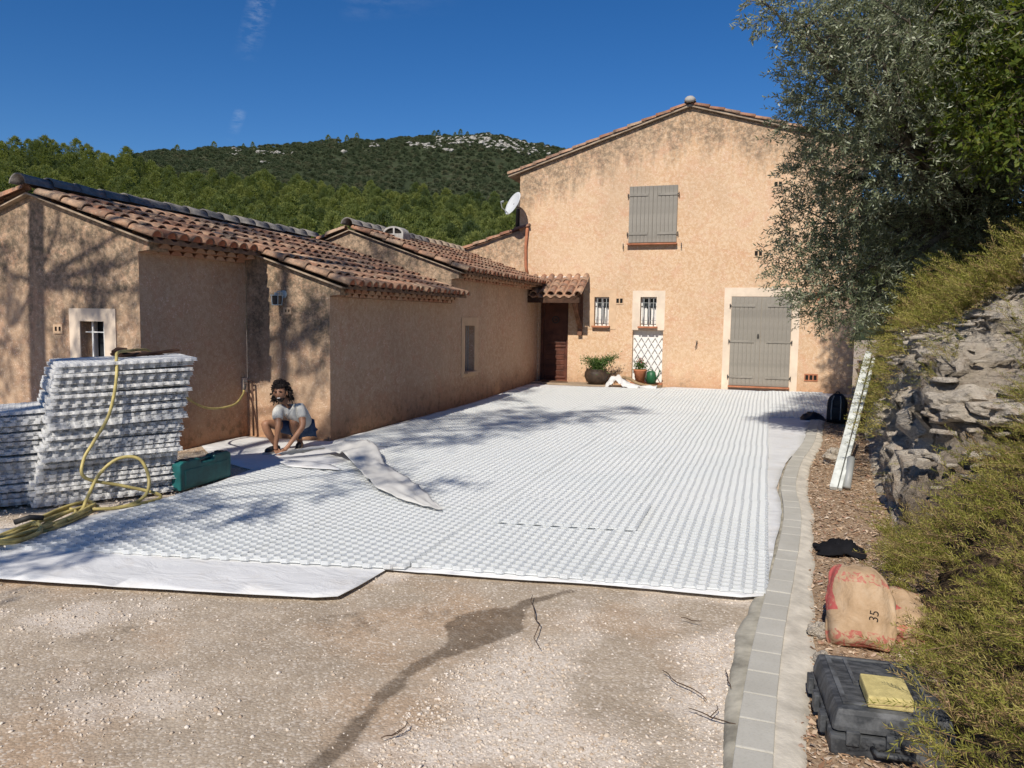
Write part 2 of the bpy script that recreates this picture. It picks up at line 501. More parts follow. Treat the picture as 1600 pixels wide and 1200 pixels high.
# ------------------------------------------------------------------ loose stones (nobody could count them)
def pebble_variants(n=6, seg=1):
    out = []
    for k in range(n):
        bm = bmesh.new(); bmesh.ops.create_icosphere(bm, subdivisions=seg, radius=1)
        s = [random.uniform(.6, 1.1), random.uniform(.6, 1.1), random.uniform(.35, .75)]
        vs = np.array([[v.co.x * s[0], v.co.y * s[1], v.co.z * s[2]] for v in bm.verts]) * np.array([[random.uniform(.8, 1.15)] for _ in bm.verts])
        fs = np.array([[v.index for v in f.verts] for f in bm.faces]); bm.free(); out.append((vs, fs))
    return out
def scatter_merge(variants, P, S, flat=1.0, tilt=.35):
    """merge N transformed copies of small meshes; returns verts, faces, per-vertex random"""
    V, Fc, A = [], [], []; base = 0
    N = len(P); idx = rng.integers(0, len(variants), N)
    for k, (vs, fs) in enumerate(variants):
        sel = np.where(idx == k)[0]; n = len(sel)
        if n == 0: continue
        a = rng.random(n) * 2 * PI; ca, sa = np.cos(a), np.sin(a)
        tl = rng.normal(0, tilt, (n, 2))
        v = np.repeat(vs[None], n, 0) * S[sel][:, None, None]
        v[..., 2] *= flat
        x = v[..., 0] * ca[:, None] - v[..., 1] * sa[:, None]; y = v[..., 0] * sa[:, None] + v[..., 1] * ca[:, None]
        z = v[..., 2] + x * tl[:, :1] + y * tl[:, 1:] * .5
        v = np.stack([x, y, z], -1) + P[sel][:, None, :]
        f = fs[None] + (np.arange(n) * len(vs))[:, None, None] + base
        base += n * len(vs); V.append(v.reshape(-1, 3)); Fc.append(f.reshape(-1, fs.shape[1])); A.append(np.repeat(rng.random(n), len(vs)))
    return np.concatenate(V), np.concatenate(Fc), np.concatenate(A)
def stone_mat(name, stops):
    m = Mat(name, .9, .12); r = m.attr('rnd')
    c = m.ramp(r, stops); c = m.mix(m.ramp(m.noise(90, 3, .6), [(.5, 0.), (.7, .4)]), c, (.28, .22, .16)); m.color(c)
    return m.m
M['stones'] = stone_mat('limestone_chips', [(0, (.42, .32, .23)), (.3, (.55, .46, .36)), (.6, (.62, .54, .45)), (1, (.72, .65, .57))])
M['litter'] = stone_mat('dry_leaf_litter', [(0, (.22, .12, .07)), (.3, (.42, .27, .16)), (.6, (.56, .42, .29)), (.85, (.68, .56, .43)), (1, (.36, .17, .10))])
pv = pebble_variants(8)
N = 70000
px_ = rng.uniform(-5.2, .02, N); py_ = 2.0 + 3.2 * rng.random(N) ** 1.25
pn = vnoise(px_ + 50, py_ + 50, 3, 11)
pp = sstep((px_ + 1.55 + (pn - .5) * .6 - .25 * (py_ - 3)) / .35) * sstep((vnoise(px_ + 50, py_ + 80, 1.7, 23) - .34) / .2) * .9 + .06 + .3 * sstep((vnoise(px_ + 90, py_ + 10, 1.1, 31) - .5) / .12)
sdp = seg_dist(px_, py_, STAIN)
pp = np.where(sdp < .16, .03, pp); pp = np.where((sdp > .16) & (sdp < .36) & (px_ > -1.7) & (py_ < 3.6), 1.2, pp)
front = np.interp(px_, [-4.6, -3.4, -2.5, -2.45, 0], [3.6, 3.85, 4.05, 4.6, 5.0])
keep = (rng.random(N) < pp) & (py_ < front - .02) & (px_ < -.1)
P = np.stack([px_, py_, ground_z(px_, py_) + .001], -1)[keep]
S = np.clip(rng.lognormal(-5.3, .5, len(P)), .0018, .018)
v, f, a = scatter_merge(pv, P, S, .8)
o = link(bpy.data.objects.new('gravel', fast_mesh('gravel', v, f, M['stones'], False, {'rnd': ('POINT', a)})))
meta(o, 'loose pale limestone gravel strewn over the bare drive in front of the white grid', 'gravel', kind='stuff')
# gravel beside the stacks on the left
N = 5000
px_ = rng.uniform(-8, -5.1, N); py_ = rng.uniform(3.6, 8.5, N)
P = np.stack([px_, py_, gz(px_, py_)], -1); S = np.clip(rng.lognormal(-4.9, .45, N), .003, .02)
v, f, a = scatter_merge(pv, P, S, .7)
o = link(bpy.data.objects.new('gravel', fast_mesh('gravel_by_stacks', v, f, M['stones'], False, {'rnd': ('POINT', a)})))
meta(o, 'dark trampled gravel under the stacked grid panels on the left', 'gravel', kind='stuff')
# litter on the right, between the kerb haunch and the bank
N = 26000
py_ = 1.8 + 12.5 * rng.random(N) ** 1.7; kr = np.interp(py_, [2, 3.4, 4.5, 6.3, 7.5, 8.8, 10, 12, 15], [.12, .15, .27, .36, .43, .42, .55, .85, 1.1])
px_ = kr + (foot(py_) + .25 - kr) * rng.random(N)
P = np.stack([px_, py_, gz(px_, py_) + .004 + .01 * rng.random(N)], -1)
S = np.clip(rng.lognormal(-4.55, .45, N), .004, .03) * np.interp(py_, [2, 6, 14], [.9, 1.1, 1.6])
chips = []
for k in range(6):
    n = random.choice((4, 5)); an = sorted(random.uniform(0, 2 * PI) for _ in range(n))
    top = np.array([[math.cos(a) * random.uniform(.6, 1.2), math.sin(a) * random.uniform(.4, .9), random.uniform(.1, .35)] for a in an] + [[0, 0, random.uniform(.3, .55)]])
    chips.append((top, np.array([[i, (i + 1) % n, n] for i in range(n)])))
v, f, a = scatter_merge(chips, P, S, .9)
o = link(bpy.data.objects.new('litter', fast_mesh('litter', v, f, M['litter'], False, {'rnd': ('POINT', a)})))
meta(o, 'brown dry leaf litter and stone chips between the kerb and the bank', 'leaf litter', kind='stuff')

def litter_ground():
    m = Mat('litter_soil', .95, .1)
    n2 = m.noise(30, 5, .7)
    m.color(m.ramp(n2, [(.3, (.15, .095, .06)), (.5, (.34, .24, .155)), (.7, (.50, .39, .28))])); m.bump(n2, .8, .02)
    return m.m
M['litter_soil'] = litter_ground()
ysl = np.arange(1.0, 18.5, .12)
vv, ff = [], []
for i, y in enumerate(ysl):
    a = np.interp(y, [2, 3.4, 4.5, 6.3, 7.5, 8.8, 10, 12, 15], [.10, .13, .22, .32, .38, .38, .5, .78, 1.05]); b = foot(y) + .3
    for t in range(9):
        x = a + (b - a) * t / 8; vv.append((x, y, float(gz(x, y)) + .006 + .012 * noise.noise((x * 6, y * 6, 3)) * (t > 0)))
for i in range(len(ysl) - 1):
    for t in range(8): q = i * 9 + t; ff.append((q, q + 1, q + 10, q + 9))
o = link(bpy.data.objects.new('soil_strip', fast_mesh('soil_strip', vv, ff, M['litter_soil'], True))); meta(o, kind='structure')

# ------------------------------------------------------------------ twigs on the drive
M['twig'] = simple('dry_twig', (.10, .065, .045), .9, .1, var=.3, scale=30)
for (x, y, L, a, lab) in ((-.32, 3.62, .30, 2.4, 'thin curved dry twig lying on pale gravel left of the kerb'), (-.12, 3.75, .2, 1.75, 'straight dark twig lying near the kerb on pale gravel'),
                          (-.17, 3.36, .22, -.35, 'forked dark twig touching the kerb'), (-.36, 4.45, .12, -.2, 'short twig just in front of the white grid corner'),
                          (-1.22, 4.15, .75, 1.95, 'long crooked twig crossing the wet stain'), (-1.42, 2.75, .1, .9, 'tiny forked twig on gravel beside the dark stain')):
    mb = MB(); pts = []
    for k in range(9):
        t = k / 8 - .5
        pts.append((x + math.cos(a) * L * t + noise.noise((k * .45, x * 9, 0)) * L * .07, y + math.sin(a) * L * t + noise.noise((k * .4, y * 9, 5)) * L * .07, .008 + .004 * math.sin(k)))
    mb.tube(pts, [.002 + .0012 * (1 - abs(k / 4 - 1)) for k in range(9)], 5)
    if 'fork' in lab: mb.tube([pts[4], (pts[4][0] + .03, pts[4][1] + .07, .012), (pts[4][0] + .02, pts[4][1] + .11, .01)], [.003, .002, .0015], 4)
    meta(mb.build('twig', M['twig'], None, True), lab, 'twig', 'twigs on the gravel')

# ------------------------------------------------------------------ kerb
def kmat():
    m = Mat('concrete_kerb', .9, .12)
    c = m.ramp(m.noise(4, 5, .6), [(.3, (.42, .40, .345)), (.7, (.52, .50, .44))])
    c = m.mix(m.math('MULTIPLY', m.rand(), .35), c, (.36, .345, .30))
    c = m.mix(m.ramp(m.noise(70, 3, .7), [(.5, 0.), (.75, .35)]), c, (.28, .26, .22)); m.color(c); m.bump(m.noise(90, 3, .6), .3, .003)
    return m.m
M['kerb'] = kmat()
M['haunch'] = simple('rough_concrete', (.60, .55, .46), .95, .1, var=.16, scale=7, bump=.9, obj=False)
M['wet_mortar'] = simple('damp_mortar', (.42, .39, .315), .9, .15, var=.25, scale=6, bump=.8, obj=False)
KC = np.array([(-.03, .9), (-.01, 2.0), (.005, 2.95), (.022, 3.4), (.04, 3.9), (.09, 4.6), (.155, 5.4), (.225, 6.3), (.278, 7.3), (.245, 8.4), (.36, 9.9), (.62, 11.75), (.805, 14.1), (1.02, 16.0)])
tt = np.concatenate([[0], np.cumsum(np.hypot(*np.diff(KC, axis=0).T))])
def kc(s): return np.mean([[np.interp(s + q, tt, KC[:, 0]), np.interp(s + q, tt, KC[:, 1])] for q in (-.45, -.3, -.15, 0, .15, .3, .45)], axis=0)
root = thing('kerb', (0, 0, 0), 'curved kerb of grey concrete blocks along the right side of the drive', 'kerb')
kb = MB(); kb.box((0, 0, 0), (.148, .236, .12))
kme = kb.mesh('kerb_block', M['kerb'], False, .006)
s = 0.5
while s < tt[-1] - .75:
    p, q = kc(s), kc(s + .24); c = (p + q) / 2; d = q - p
    o = bpy.data.objects.new('kerb_block', kme); link(o, root)
    o.location = (c[0], c[1], float(gz(*c)) - .018 + random.uniform(-.003, .003)); o.rotation_euler = (0, random.uniform(-.01, .01), math.atan2(d[1], d[0]) - PI / 2 + random.uniform(-.012, .012))
    s += .2415
def strip(name, inner, outer, zi, zo, mat, lab, seed):
    mb = MB(); n = 90; base = []
    for i in range(n + 1):
        s_ = .5 + (tt[-1] - 1.0) * i / n; p = kc(s_); d = kc(min(s_ + .05, tt[-1])) - p; d /= max(np.hypot(*d), 1e-6); nx_, ny_ = d[1], -d[0]
        y = p[1]; row = []
        wo = outer(y) * (1 + .16 * noise.noise((y * 3, seed, 0)) + .10 * noise.noise((y * 11, seed, 4)))
        for t in range(5):
            w = inner + (wo - inner) * t / 4
            row.append((p[0] + nx_ * w, p[1] + ny_ * w, float(gz(*p)) + zi + (zo - zi) * (t / 4) ** 2 + .006 * noise.noise((w * 20, y * 9, seed))))
        row.append((row[-1][0] + nx_ * .012 * (1 if wo > 0 else -1), row[-1][1], float(gz(*p)) - .03))
        base += row
    mb.add(base, [(i * 6 + t, i * 6 + t + 1, i * 6 + t + 7, i * 6 + t + 6) for i in range(n) for t in range(5)])
    o = mb.build(name, mat, root, True); return o
strip('haunch', .070, lambda y: np.interp(y, [1, 3, 3.6, 4.5, 5.2, 6.3, 7.6, 8.8, 10.5, 16], [.17, .18, .21, .235, .20, .17, .18, .19, .18, .13]), .034, .012, M['haunch'], '', 2.0)
strip('mortar_bed', -.070, lambda y: -np.interp(y, [1, 2.8, 3.2, 4.4, 4.8, 5.6, 7, 16], [.085, .09, .12, .17, .14, .12, .10, .095]), .012, -.002, M['wet_mortar'], '', 7.0)

# ================================================================== BANK ON THE RIGHT
def bank_h(d, y):
    c = sstep((y - 6.3) / 1.6) * (1 - sstep((y - 17.5) / 3))
    d = np.maximum(d, 0)
    cliff = 1.40 * sstep(d / .42) + .60 * d
    soft = .80 * np.minimum(d, 1.1) + .50 * np.maximum(d - 1.1, 0)
    return np.minimum(c * cliff + (1 - c) * soft, 3.9 + .12 * d)
ds = np.concatenate([[-.12], np.linspace(0, .5, 34), np.linspace(.53, 2.6, 66), np.linspace(2.75, 12, 24)])
yb = np.concatenate([np.arange(-8, 1.8, .4), np.arange(1.8, 12.5, .035), np.arange(12.5, 14.5, .07), np.arange(14.6, 30, .35)])
bv = []; rk = []
for y in yb:
    f0 = foot(y); c = float(sstep((y - 6.3) / 1.6) * (1 - sstep((y - 17.5) / 3)))
    for d in ds:
        z = float(bank_h(d, y)) + float(gz(f0, y)) + (-.1 if d < 0 else 0)
        x = f0 + d; p = Vector((x, y, z))
        if d >= 0:
            nn = noise.fractal((x * 1.1, y * 1.1, z * 1.6), 1.0, 2.1, 5)
            cr = noise.ridged_multi_fractal((x * 1.8, y * 1.5, z * 5.5), .8, 2.3, 6, 1.0, 2.0); fr_ = noise.fractal((x * 9, y * 7, z * 22), .6, 2.1, 3)
            blk = noise.cell((x * 2.2 + nn, y * 1.6 + nn, z * 5.0 + nn))
            edge = min(1, d / .08) if d < .6 else 1
            x -= ((cr - 1.1) * .11 + nn * .20 + (blk - .5) * .06) * edge * (.35 + .65 * c) * max(.25, 1 - d / 3)
            x -= fr_ * .030 * edge * c; z += (nn * .10 + (blk - .5) * .05 * c + fr_ * .022 * c) * edge
            if c > .05:
                hq = .085 + .03 * noise.noise((x * .8, y * .8, 7)); q_ = (z + .22 * nn) / hq; fq = q_ - math.floor(q_); zt_ = (math.floor(q_) + float(sstep((fq - .30) / .35))) * hq - .22 * nn
                z += (zt_ - z) * .55 * c * (1 if d > .12 else d / .12)
        yo = y
        if d > .05 and 6.0 < y < 9.2:
            w_ = min(1, (y - 6.0) / .4, (9.2 - y) / .5); a3 = noise.fractal((x * 3, z * 5, 4.2), .8, 2.1, 5); b3 = noise.cell((x * 3.3 + a3, z * 6.5 + a3 * .6, 2.0)) - .5
            yo = y - (a3 * .13 + b3 * .07) * w_
        bv.append((x, yo, z)); rk.append(c)
nd = len(ds); i = np.arange(len(yb) * nd).reshape(len(yb), nd)
bf = np.stack([i[:-1, :-1], i[:-1, 1:], i[1:, 1:], i[1:, :-1]], -1).reshape(-1, 4)
def rock_mat():
    m = Mat('limestone_rock', .95, .1)
    r = m.attr('rock')
    n1 = m.noise(2.5, 8, .7); n2 = m.noise(14, 8, .75, stretch=(1, 1, 2.5)); n3 = m.noise(60, 4, .7)
    c = m.ramp(n1, [(.3, (.50, .43, .33)), (.5, (.66, .58, .47)), (.68, (.78, .70, .59))])
    c = m.mix(m.ramp(n2, [(.34, .8), (.46, 0.)]), c, (.15, .12, .09))
    c = m.mix(m.ramp(m.noise(5, 5, .6), [(.55, 0.), (.7, .6)]), c, (.40, .26, .15))
    c = m.mix(m.ramp(n3, [(.56, 0.), (.66, .6)]), c, (.66, .61, .54))
    c = m.mix(m.ramp(m.noise(34, 5, .8, stretch=(1, 1, 3)), [(.34, .6), (.44, 0.)]), c, (.17, .14, .105))
    soil = m.ramp(m.noise(20, 5, .7), [(.3, (.07, .05, .03)), (.6, (.20, .14, .09))])
    c = m.mix(r, soil, c); m.color(c)
    h = m.math('ADD', n2, m.math('MULTIPLY', m.voro(9, 'F1'), .6)); b = m.bump(h, .9, .06); b = m.bump(m.noise(5, 6, .7, stretch=(1, 1, 6), dist=.5), 1.0, .07, b); m.bump(n3, .6, .012, b)
    return m.m
M['rock'] = rock_mat()
me = fast_mesh('rocky_bank', bv, bf, M['rock'], False, {'rock': ('POINT', rk)})
meta(link(bpy.data.objects.new('rocky_bank', me)), kind='structure')
def slab_variants(n):
    out = []
    for k in range(n):
        bm = bmesh.new(); m_ = random.choice((5, 6, 7)); an = sorted(random.uniform(0, 2 * PI) for _ in range(m_))
        for z, s in ((-.16, 1.0), (.10, .96), (.17, .80)):
            for a in an: bm.verts.new((math.cos(a) * s * random.uniform(.75, 1.15), math.sin(a) * s * .7 * random.uniform(.75, 1.15), z + random.uniform(-.04, .04)))
        bmesh.ops.convex_hull(bm, input=bm.verts[:]); bmesh.ops.delete(bm, geom=[v_ for v_ in bm.verts if not v_.link_faces], context='VERTS'); bmesh.ops.triangulate(bm, faces=bm.faces[:]); bm.verts.index_update()
        out.append((np.array([tuple(v_.co) for v_ in bm.verts]), np.array([[v_.index for v_ in f_.verts] for f_ in bm.faces]))); bm.free()
    return out
N = 1500
yy_ = rng.uniform(6.5, 11.5, N); dd_ = .30 + rng.uniform(.0, 1.0, N) * 2.9
keep_ = vnoise(yy_ * 3 + 9, dd_ * 3 + 40, .8, 55) > .42; yy_, dd_ = yy_[keep_], dd_[keep_]
P = np.stack([foot(yy_) + dd_ - .10 * (dd_ < .5), yy_, bank_h(dd_, yy_) - .015], -1); S = np.clip(rng.lognormal(-2.75, .5, len(P)), .025, .16)
v, f, a = scatter_merge(slab_variants(10), P, S, .75, .12)
me = fast_mesh('rock_ledges', v, f, M['rock'], False, {'rock': ('POINT', np.ones(len(v)))})
meta(link(bpy.data.objects.new('rock_ledges', me)), 'broken thin ledges of pale limestone standing out of the rock face', 'rocks', kind='stuff')
def boulder(loc, s, lab, seed, name='boulder', rot=(0, 0, 0), group=None):
    bm = bmesh.new(); bmesh.ops.create_icosphere(bm, subdivisions=4, radius=1)
    for vv_ in bm.verts:
        p = vv_.co.copy(); q = p + Vector((seed * 3.1, seed, 0))
        k = 1 + .28 * noise.fractal(q * 1.4, 1, 2, 4) + .12 * (noise.cell(q * 2.3) - .5)
        vv_.co = Vector((p.x * s[0] * k, p.y * s[1] * k, max(p.z, -.7) * s[2] * k))
    me = bpy.data.meshes.new(name); bm.to_mesh(me); bm.free(); me.materials.append(M['rock'])
    a = me.attributes.new('rock', 'FLOAT', 'POINT'); a.data.foreach_set('value', [1.0] * len(me.vertices))
    o = bpy.data.objects.new(name, me); o.location = loc; o.rotation_euler = rot; link(o); meta(o, lab, 'rock', group); return o

# ================================================================== HILLS
AZ = np.array([-180, -140, -110, -80, -57.7, -51.7, -48.3, -44.7, -40.8, -34.6, -29.7, -25.6, -20.5, -17.7, -9.3, 5, 15, 40, 70, 110, 140, 180.])
E1 = np.array([.05, .05, .08, .13, .176, .181, .186, .176, .168, .170, .164, .162, .157, .152, .14, .11, .07, .06, .05, .05, .05, .05])
AZ2 = np.array([-180, -140, -110, -80, -57.7, -51.7, -49.7, -47.2, -45.4, -44.1, -42.4, -39.6, -36.7, -33.7, -31.5, -27.9, -26.1, -23.3, -20.5, -18.7, -16.8, -15.4, -9.4, 3.7, 14.7, 40, 70, 110, 140, 180.])
E2 = np.array([.05, .06, .10, .14, .150, .155, .158, .162, .168, .180, .188, .196, .201, .209, .215, .220, .225, .230, .232, .227, .221, .217, .204, .15, .11, .07, .06, .05, .05, .05])
def hill_z(az, r):
    e1 = np.interp(az, AZ, E1); e2 = np.interp(az, AZ2, E2)
    knob = (vnoise(az * .6 + 200, r * 0 + 3.3, 1.0, 41) - .5) * .006
    T = np.interp(r, [0, 60, 110, 400], [0, 0, 1, 2])      # piecewise blend index
    t1 = -.02 + (.035 - -.02) * sstep((r - 50) / 60)
    near = np.where(r < 110, t1, .035 + (e1 - .018 - .035) * ((r - 110) / 290) ** .75)
    mid = e1 - .018
    far = mid + (e2 + knob - mid) * sstep((r - 520) / 820)
    e = np.where(r < 400, near, np.where(r < 520, mid, far))
    e = np.where(r > 1340, (e2 + knob) * (1340 / r), e)
    return e * r + (vnoise(az * 4 + 900, r / 25 + 50, .35, 77) - .5) * np.clip(r / 400, 0, 2) * 5
azs = np.concatenate([np.arange(-180, -70, 5), np.arange(-70, 30, .5), np.arange(30, 180.1, 5)])
rs = np.concatenate([np.arange(45, 110, 10), np.arange(110, 520, 14), np.arange(520, 1400, 28), [1450, 1600, 1900, 2400, 3000]])
A_, R_ = np.meshgrid(azs, rs, indexing='ij'); Z_ = hill_z(A_, np.maximum(R_, 1)) - .9
hv = np.stack([np.sin(np.radians(A_)) * R_, np.cos(np.radians(A_)) * R_, Z_], -1).reshape(-1, 3)
i = np.arange(A_.size).reshape(A_.shape); hf = np.stack([i[:-1, :-1], i[:-1, 1:], i[1:, 1:], i[1:, :-1]], -1).reshape(-1, 4)
def hill_mat():
    m = Mat('scrub_hillside', 1, .05)
    n = m.noise(.03, 8, .7)
    c = m.ramp(n, [(.3, (.030, .042, .020)), (.55, (.050, .062, .032)), (.72, (.11, .105, .07))]); m.color(c)
    m.bump(m.noise(.12, 5, .7), 1, 3)
    return m.m
M['hill'] = hill_mat()
meta(link(bpy.data.objects.new('hills', fast_mesh('hills', hv, hf[:, ::-1], M['hill'], True))), kind='structure')

# ------------------------------------------------------------------ foliage building blocks
def leaf_mat(name, stops, trans=.25, tcol=(.2, .3, .05), rough=.55, spec=.3, inst=False, nscale=None):
    m = Mat(name, rough, spec)
    r = m.rand() if inst else m.attr('rnd')
    c = m.ramp(r, stops)
    if inst: c = m.mix(m.math('MULTIPLY', m.ramp(m.attr('rnd'), [(0, 0.), (1, 1.)]), .45), c, tuple(x * .6 for x in stops[0][1]))
    if nscale: c = m.mix(m.ramp(m.noise(nscale, 3, .6), [(.54, 0.), (.68, .65)]), c, (.20, .13, .075))
    m.color(c); m.translucent(tcol, trans)
    return m.m
def tri_leaves(P, D, U, L, W):
    """N diamond leaves: base P, direction D, width axis U"""
    a = P; b = P + D * L[:, None] * .45 + U * W[:, None] * .5; c = P + D * L[:, None]; d = P + D * L[:, None] * .45 - U * W[:, None] * .5
    v = np.stack([a, b, c, d], 1).reshape(-1, 3)
    f = (np.arange(len(P)) * 4)[:, None] + np.array([[0, 1, 2, 3]])
    return v, f
def unit(v): return v / np.maximum(np.linalg.norm(v, axis=-1, keepdims=True), 1e-9)
def rand_dirs(n): return unit(rng.normal(0, 1, (n, 3)))
def perp(D):
    return unit(np.cross(D, rand_dirs(len(D))))

def pine_crown(h, w, ncl, per, size):
    """Aleppo pine: a broken, rounded cone of upward needle tufts"""
    V, A = [], []
    cz = rng.random(ncl) ** .8
    prof = np.sqrt(np.clip(1 - (cz * 1.02) ** 1.8, .02, 1)) * (.6 + .4 * np.minimum(cz * 6, 1))
    ang = rng.random(ncl) * 2 * PI; rad = w / 2 * prof * (.55 + .45 * rng.random(ncl)) * (1 + .22 * np.sin(ang * 3 + rng.random() * 6))
    C = np.stack([np.cos(ang) * rad, np.sin(ang) * rad, h * (.18 + .82 * cz)], -1)
    n = ncl * per; Cc = np.repeat(C, per, 0)
    off = rng.normal(0, 1, (n, 3)) * np.array([.24, .24, .2]) * size
    out = unit(Cc * np.array([1, 1, 0]) + np.array([0, 0, .8]) * w * .3 + rng.normal(0, .5, (n, 3)))
    P = Cc + off; v, f = tri_leaves(P, out, perp(out), np.full(n, .42 * size) * rng.uniform(.6, 1.3, n), np.full(n, .16 * size))
    return v, f, np.repeat(np.repeat(rng.random(ncl), per), 4)
PS = [(0, (.06, .08, .035)), (.12, (.12, .15, .05)), (.45, (.20, .23, .065)), (.75, (.28, .295, .085)), (.92, (.14, .17, .06)), (1, (.07, .095, .045))]
M['pine'] = leaf_mat('pine_needles', PS, .35, (.34, .40, .06), .7, .15, inst=True)
M['bush'] = leaf_mat('holm_oak_leaves', [(0, (.07, .095, .05)), (.5, (.10, .125, .065)), (.85, (.135, .145, .08)), (1, (.18, .17, .10))], .2, (.15, .18, .07), .8, .1, inst=True)
M['bark'] = simple('grey_bark', (.16, .12, .09), .95, .1, var=.3, scale=14, bump=.6)
M['limestone'] = simple('white_limestone', (.40, .38, .345), .95, .1, var=.2, scale=.3)
SRC = bpy.data.collections.new('sources')
def src_obj(name, me):
    o = bpy.data.objects.new(name, me); SRC.objects.link(o); return o
pine_meshes = []
for k in range(4):
    v, f, a = pine_crown(random.uniform(8.5, 11), random.uniform(5.8, 7.2), 230, 16, 1.15)
    pine_meshes.append(fast_mesh('pine_crown', v, f, M['pine'], False, {'rnd': ('POINT', a)}))
bush_meshes = []
for k in range(3):
    v, f, a = pine_crown(3.6, 7.0, 60, 12, 2.2)
    bush_meshes.append(fast_mesh('oak_bush', v, f, M['bush'], False, {'rnd': ('POINT', a)}))
rock_meshes = []
for k in range(3):
    bm = bmesh.new(); bmesh.ops.create_icosphere(bm, subdivisions=2, radius=1)
    for v_ in bm.verts: v_.co *= 1 + .5 * noise.noise(v_.co * 1.7 + Vector((k * 5, 0, 0))); v_.co.z *= .55
    me = bpy.data.meshes.new('outcrop'); bm.to_mesh(me); bm.free(); me.materials.append(M['limestone']); rock_meshes.append(me)

def scatter_gn(name, P, S, meshes, mat, label, cat):
    """one object whose geometry nodes set a mesh at every point"""
    me = bpy.data.meshes.new(name); me.vertices.add(len(P)); me.vertices.foreach_set('co', np.asarray(P, np.float32).ravel())
    for an, dt, data in (('scl', 'FLOAT', S), ('rz', 'FLOAT', rng.random(len(P)) * 6.28), ('idx', 'INT', rng.integers(0, len(meshes), len(P)))):
        a = me.attributes.new(an, dt, 'POINT'); a.data.foreach_set('value', np.asarray(data, np.float32 if dt == 'FLOAT' else np.int32))
    me.materials.append(mat)
    o = link(bpy.data.objects.new(name, me)); meta(o, label, cat, kind='stuff')
    g = bpy.data.node_groups.new(name, 'GeometryNodeTree')
    g.interface.new_socket('Geometry', in_out='INPUT', socket_type='NodeSocketGeometry'); g.interface.new_socket('Geometry', in_out='OUTPUT', socket_type='NodeSocketGeometry')
    gi, go = g.nodes.new('NodeGroupInput'), g.nodes.new('NodeGroupOutput'); L = g.links
    join = g.nodes.new('GeometryNodeJoinGeometry')
    def att(n, t):
        a = g.nodes.new('GeometryNodeInputNamedAttribute'); a.data_type = t; a.inputs['Name'].default_value = n; return a.outputs[0]
    for k, m_ in enumerate(meshes):
        ob = src_obj(name + '_source', m_)
        oi = g.nodes.new('GeometryNodeObjectInfo'); oi.inputs['Object'].default_value = ob
        eq = g.nodes.new('FunctionNodeCompare'); eq.data_type = 'INT'; eq.operation = 'EQUAL'; eq.inputs[3].default_value = k; L.new(att('idx', 'INT'), eq.inputs[2])
        ip = g.nodes.new('GeometryNodeInstanceOnPoints'); L.new(gi.outputs[0], ip.inputs['Points']); L.new(oi.outputs['Geometry'], ip.inputs['Instance']); L.new(eq.outputs[0], ip.inputs['Selection'])
        cx = g.nodes.new('ShaderNodeCombineXYZ'); L.new(att('rz', 'FLOAT'), cx.inputs[2]); L.new(cx.outputs[0], ip.inputs['Rotation'])
        L.new(att('scl', 'FLOAT'), ip.inputs['Scale']); L.new(ip.outputs[0], join.inputs[0])
    L.new(join.outputs[0], go.inputs[0])
    md = o.modifiers.new('scatter', 'NODES'); md.node_group = g
    return o
def polar(az, r, dz=0):
    z = hill_z(az, r) - .9 + dz
    return np.stack([np.sin(np.radians(az)) * r, np.cos(np.radians(az)) * r, z], -1)
def ring(n, a0, a1, r0, r1):
    az = rng.uniform(a0, a1, n); r = np.sqrt(rng.uniform(r0 ** 2, r1 ** 2, n)); return az, r
# pine wood: jittered, so crowns crowd without coinciding
az, r = ring(3600, -68, 22, 130, 410)
k = ~((az < -44) & (r > 392)); az, r = az[k], r[k]
order = np.argsort(r); az, r = az[order], r[order]
xy = np.stack([np.sin(np.radians(az)) * r, np.cos(np.radians(az)) * r], -1)
ok = []; cell = {}
for k, (x, y) in enumerate(xy):
    c = (int(x // 4.2), int(y // 4.2)); good = True
    for dx in (-1, 0, 1):
        for dy in (-1, 0, 1):
            for q in cell.get((c[0] + dx, c[1] + dy), ()):
                if (xy[q][0] - x) ** 2 + (xy[q][1] - y) ** 2 < 16: good = False
    if good: ok.append(k); cell.setdefault(c, []).append(k)
az, r = az[ok], r[ok]
PP = polar(az, r); S = rng.uniform(.6, 1.2, len(r))
# trees beyond the roofs that can be told apart
vis = np.where((az > -52) & (az < -16) & (r > 185) & (r < 262))[0][:110]
rest = np.setdiff1d(np.arange(len(r)), vis)
scatter_gn('pine_forest', PP[rest], S[rest], pine_meshes, M['pine'], 'bright green Aleppo pine forest covering the lower hillside behind the house', 'forest')
tk = MB(); tk.tube([(0, 0, -1.5), (.05, 0, 2), (0, .1, 6)], [.2, .16, .08], 6); trunk_me = tk.mesh('trunk', M['bark'], True)
def pine(p, s, me, lab, grp=None):
    t = thing('pine_tree', tuple(p), lab, 'tree', grp, random.uniform(0, 6)); t.scale = (s, s, s)
    link(bpy.data.objects.new('crown', me), t); link(bpy.data.objects.new('trunk', trunk_me), t); return t
for k in vis:
    pine(PP[k], S[k], pine_meshes[k % 4], 'bright green pine at the near edge of the forest behind the low roofs', 'pines at the near edge of the forest')
# scrub on the mountain and on the left ridge
az, r = ring(15000, -64, 24, 405, 1345)
extra = ring(2500, -62, -40, 405, 600)
az = np.concatenate([az, extra[0]]); r = np.concatenate([r, extra[1]])
PP = polar(az, r, -.4); S = rng.uniform(.55, 1.25, len(r)) * np.interp(r, [400, 1300], [.8, 1.1])
bare = vnoise(az * .9 + 400, r / 60 + 30, .8, 91)
keep = bare > .24
scatter_gn('mountain_scrub', PP[keep], S[keep], bush_meshes, M['bush'], 'dark green holm oak scrub covering the mountain above the pines', 'scrub')
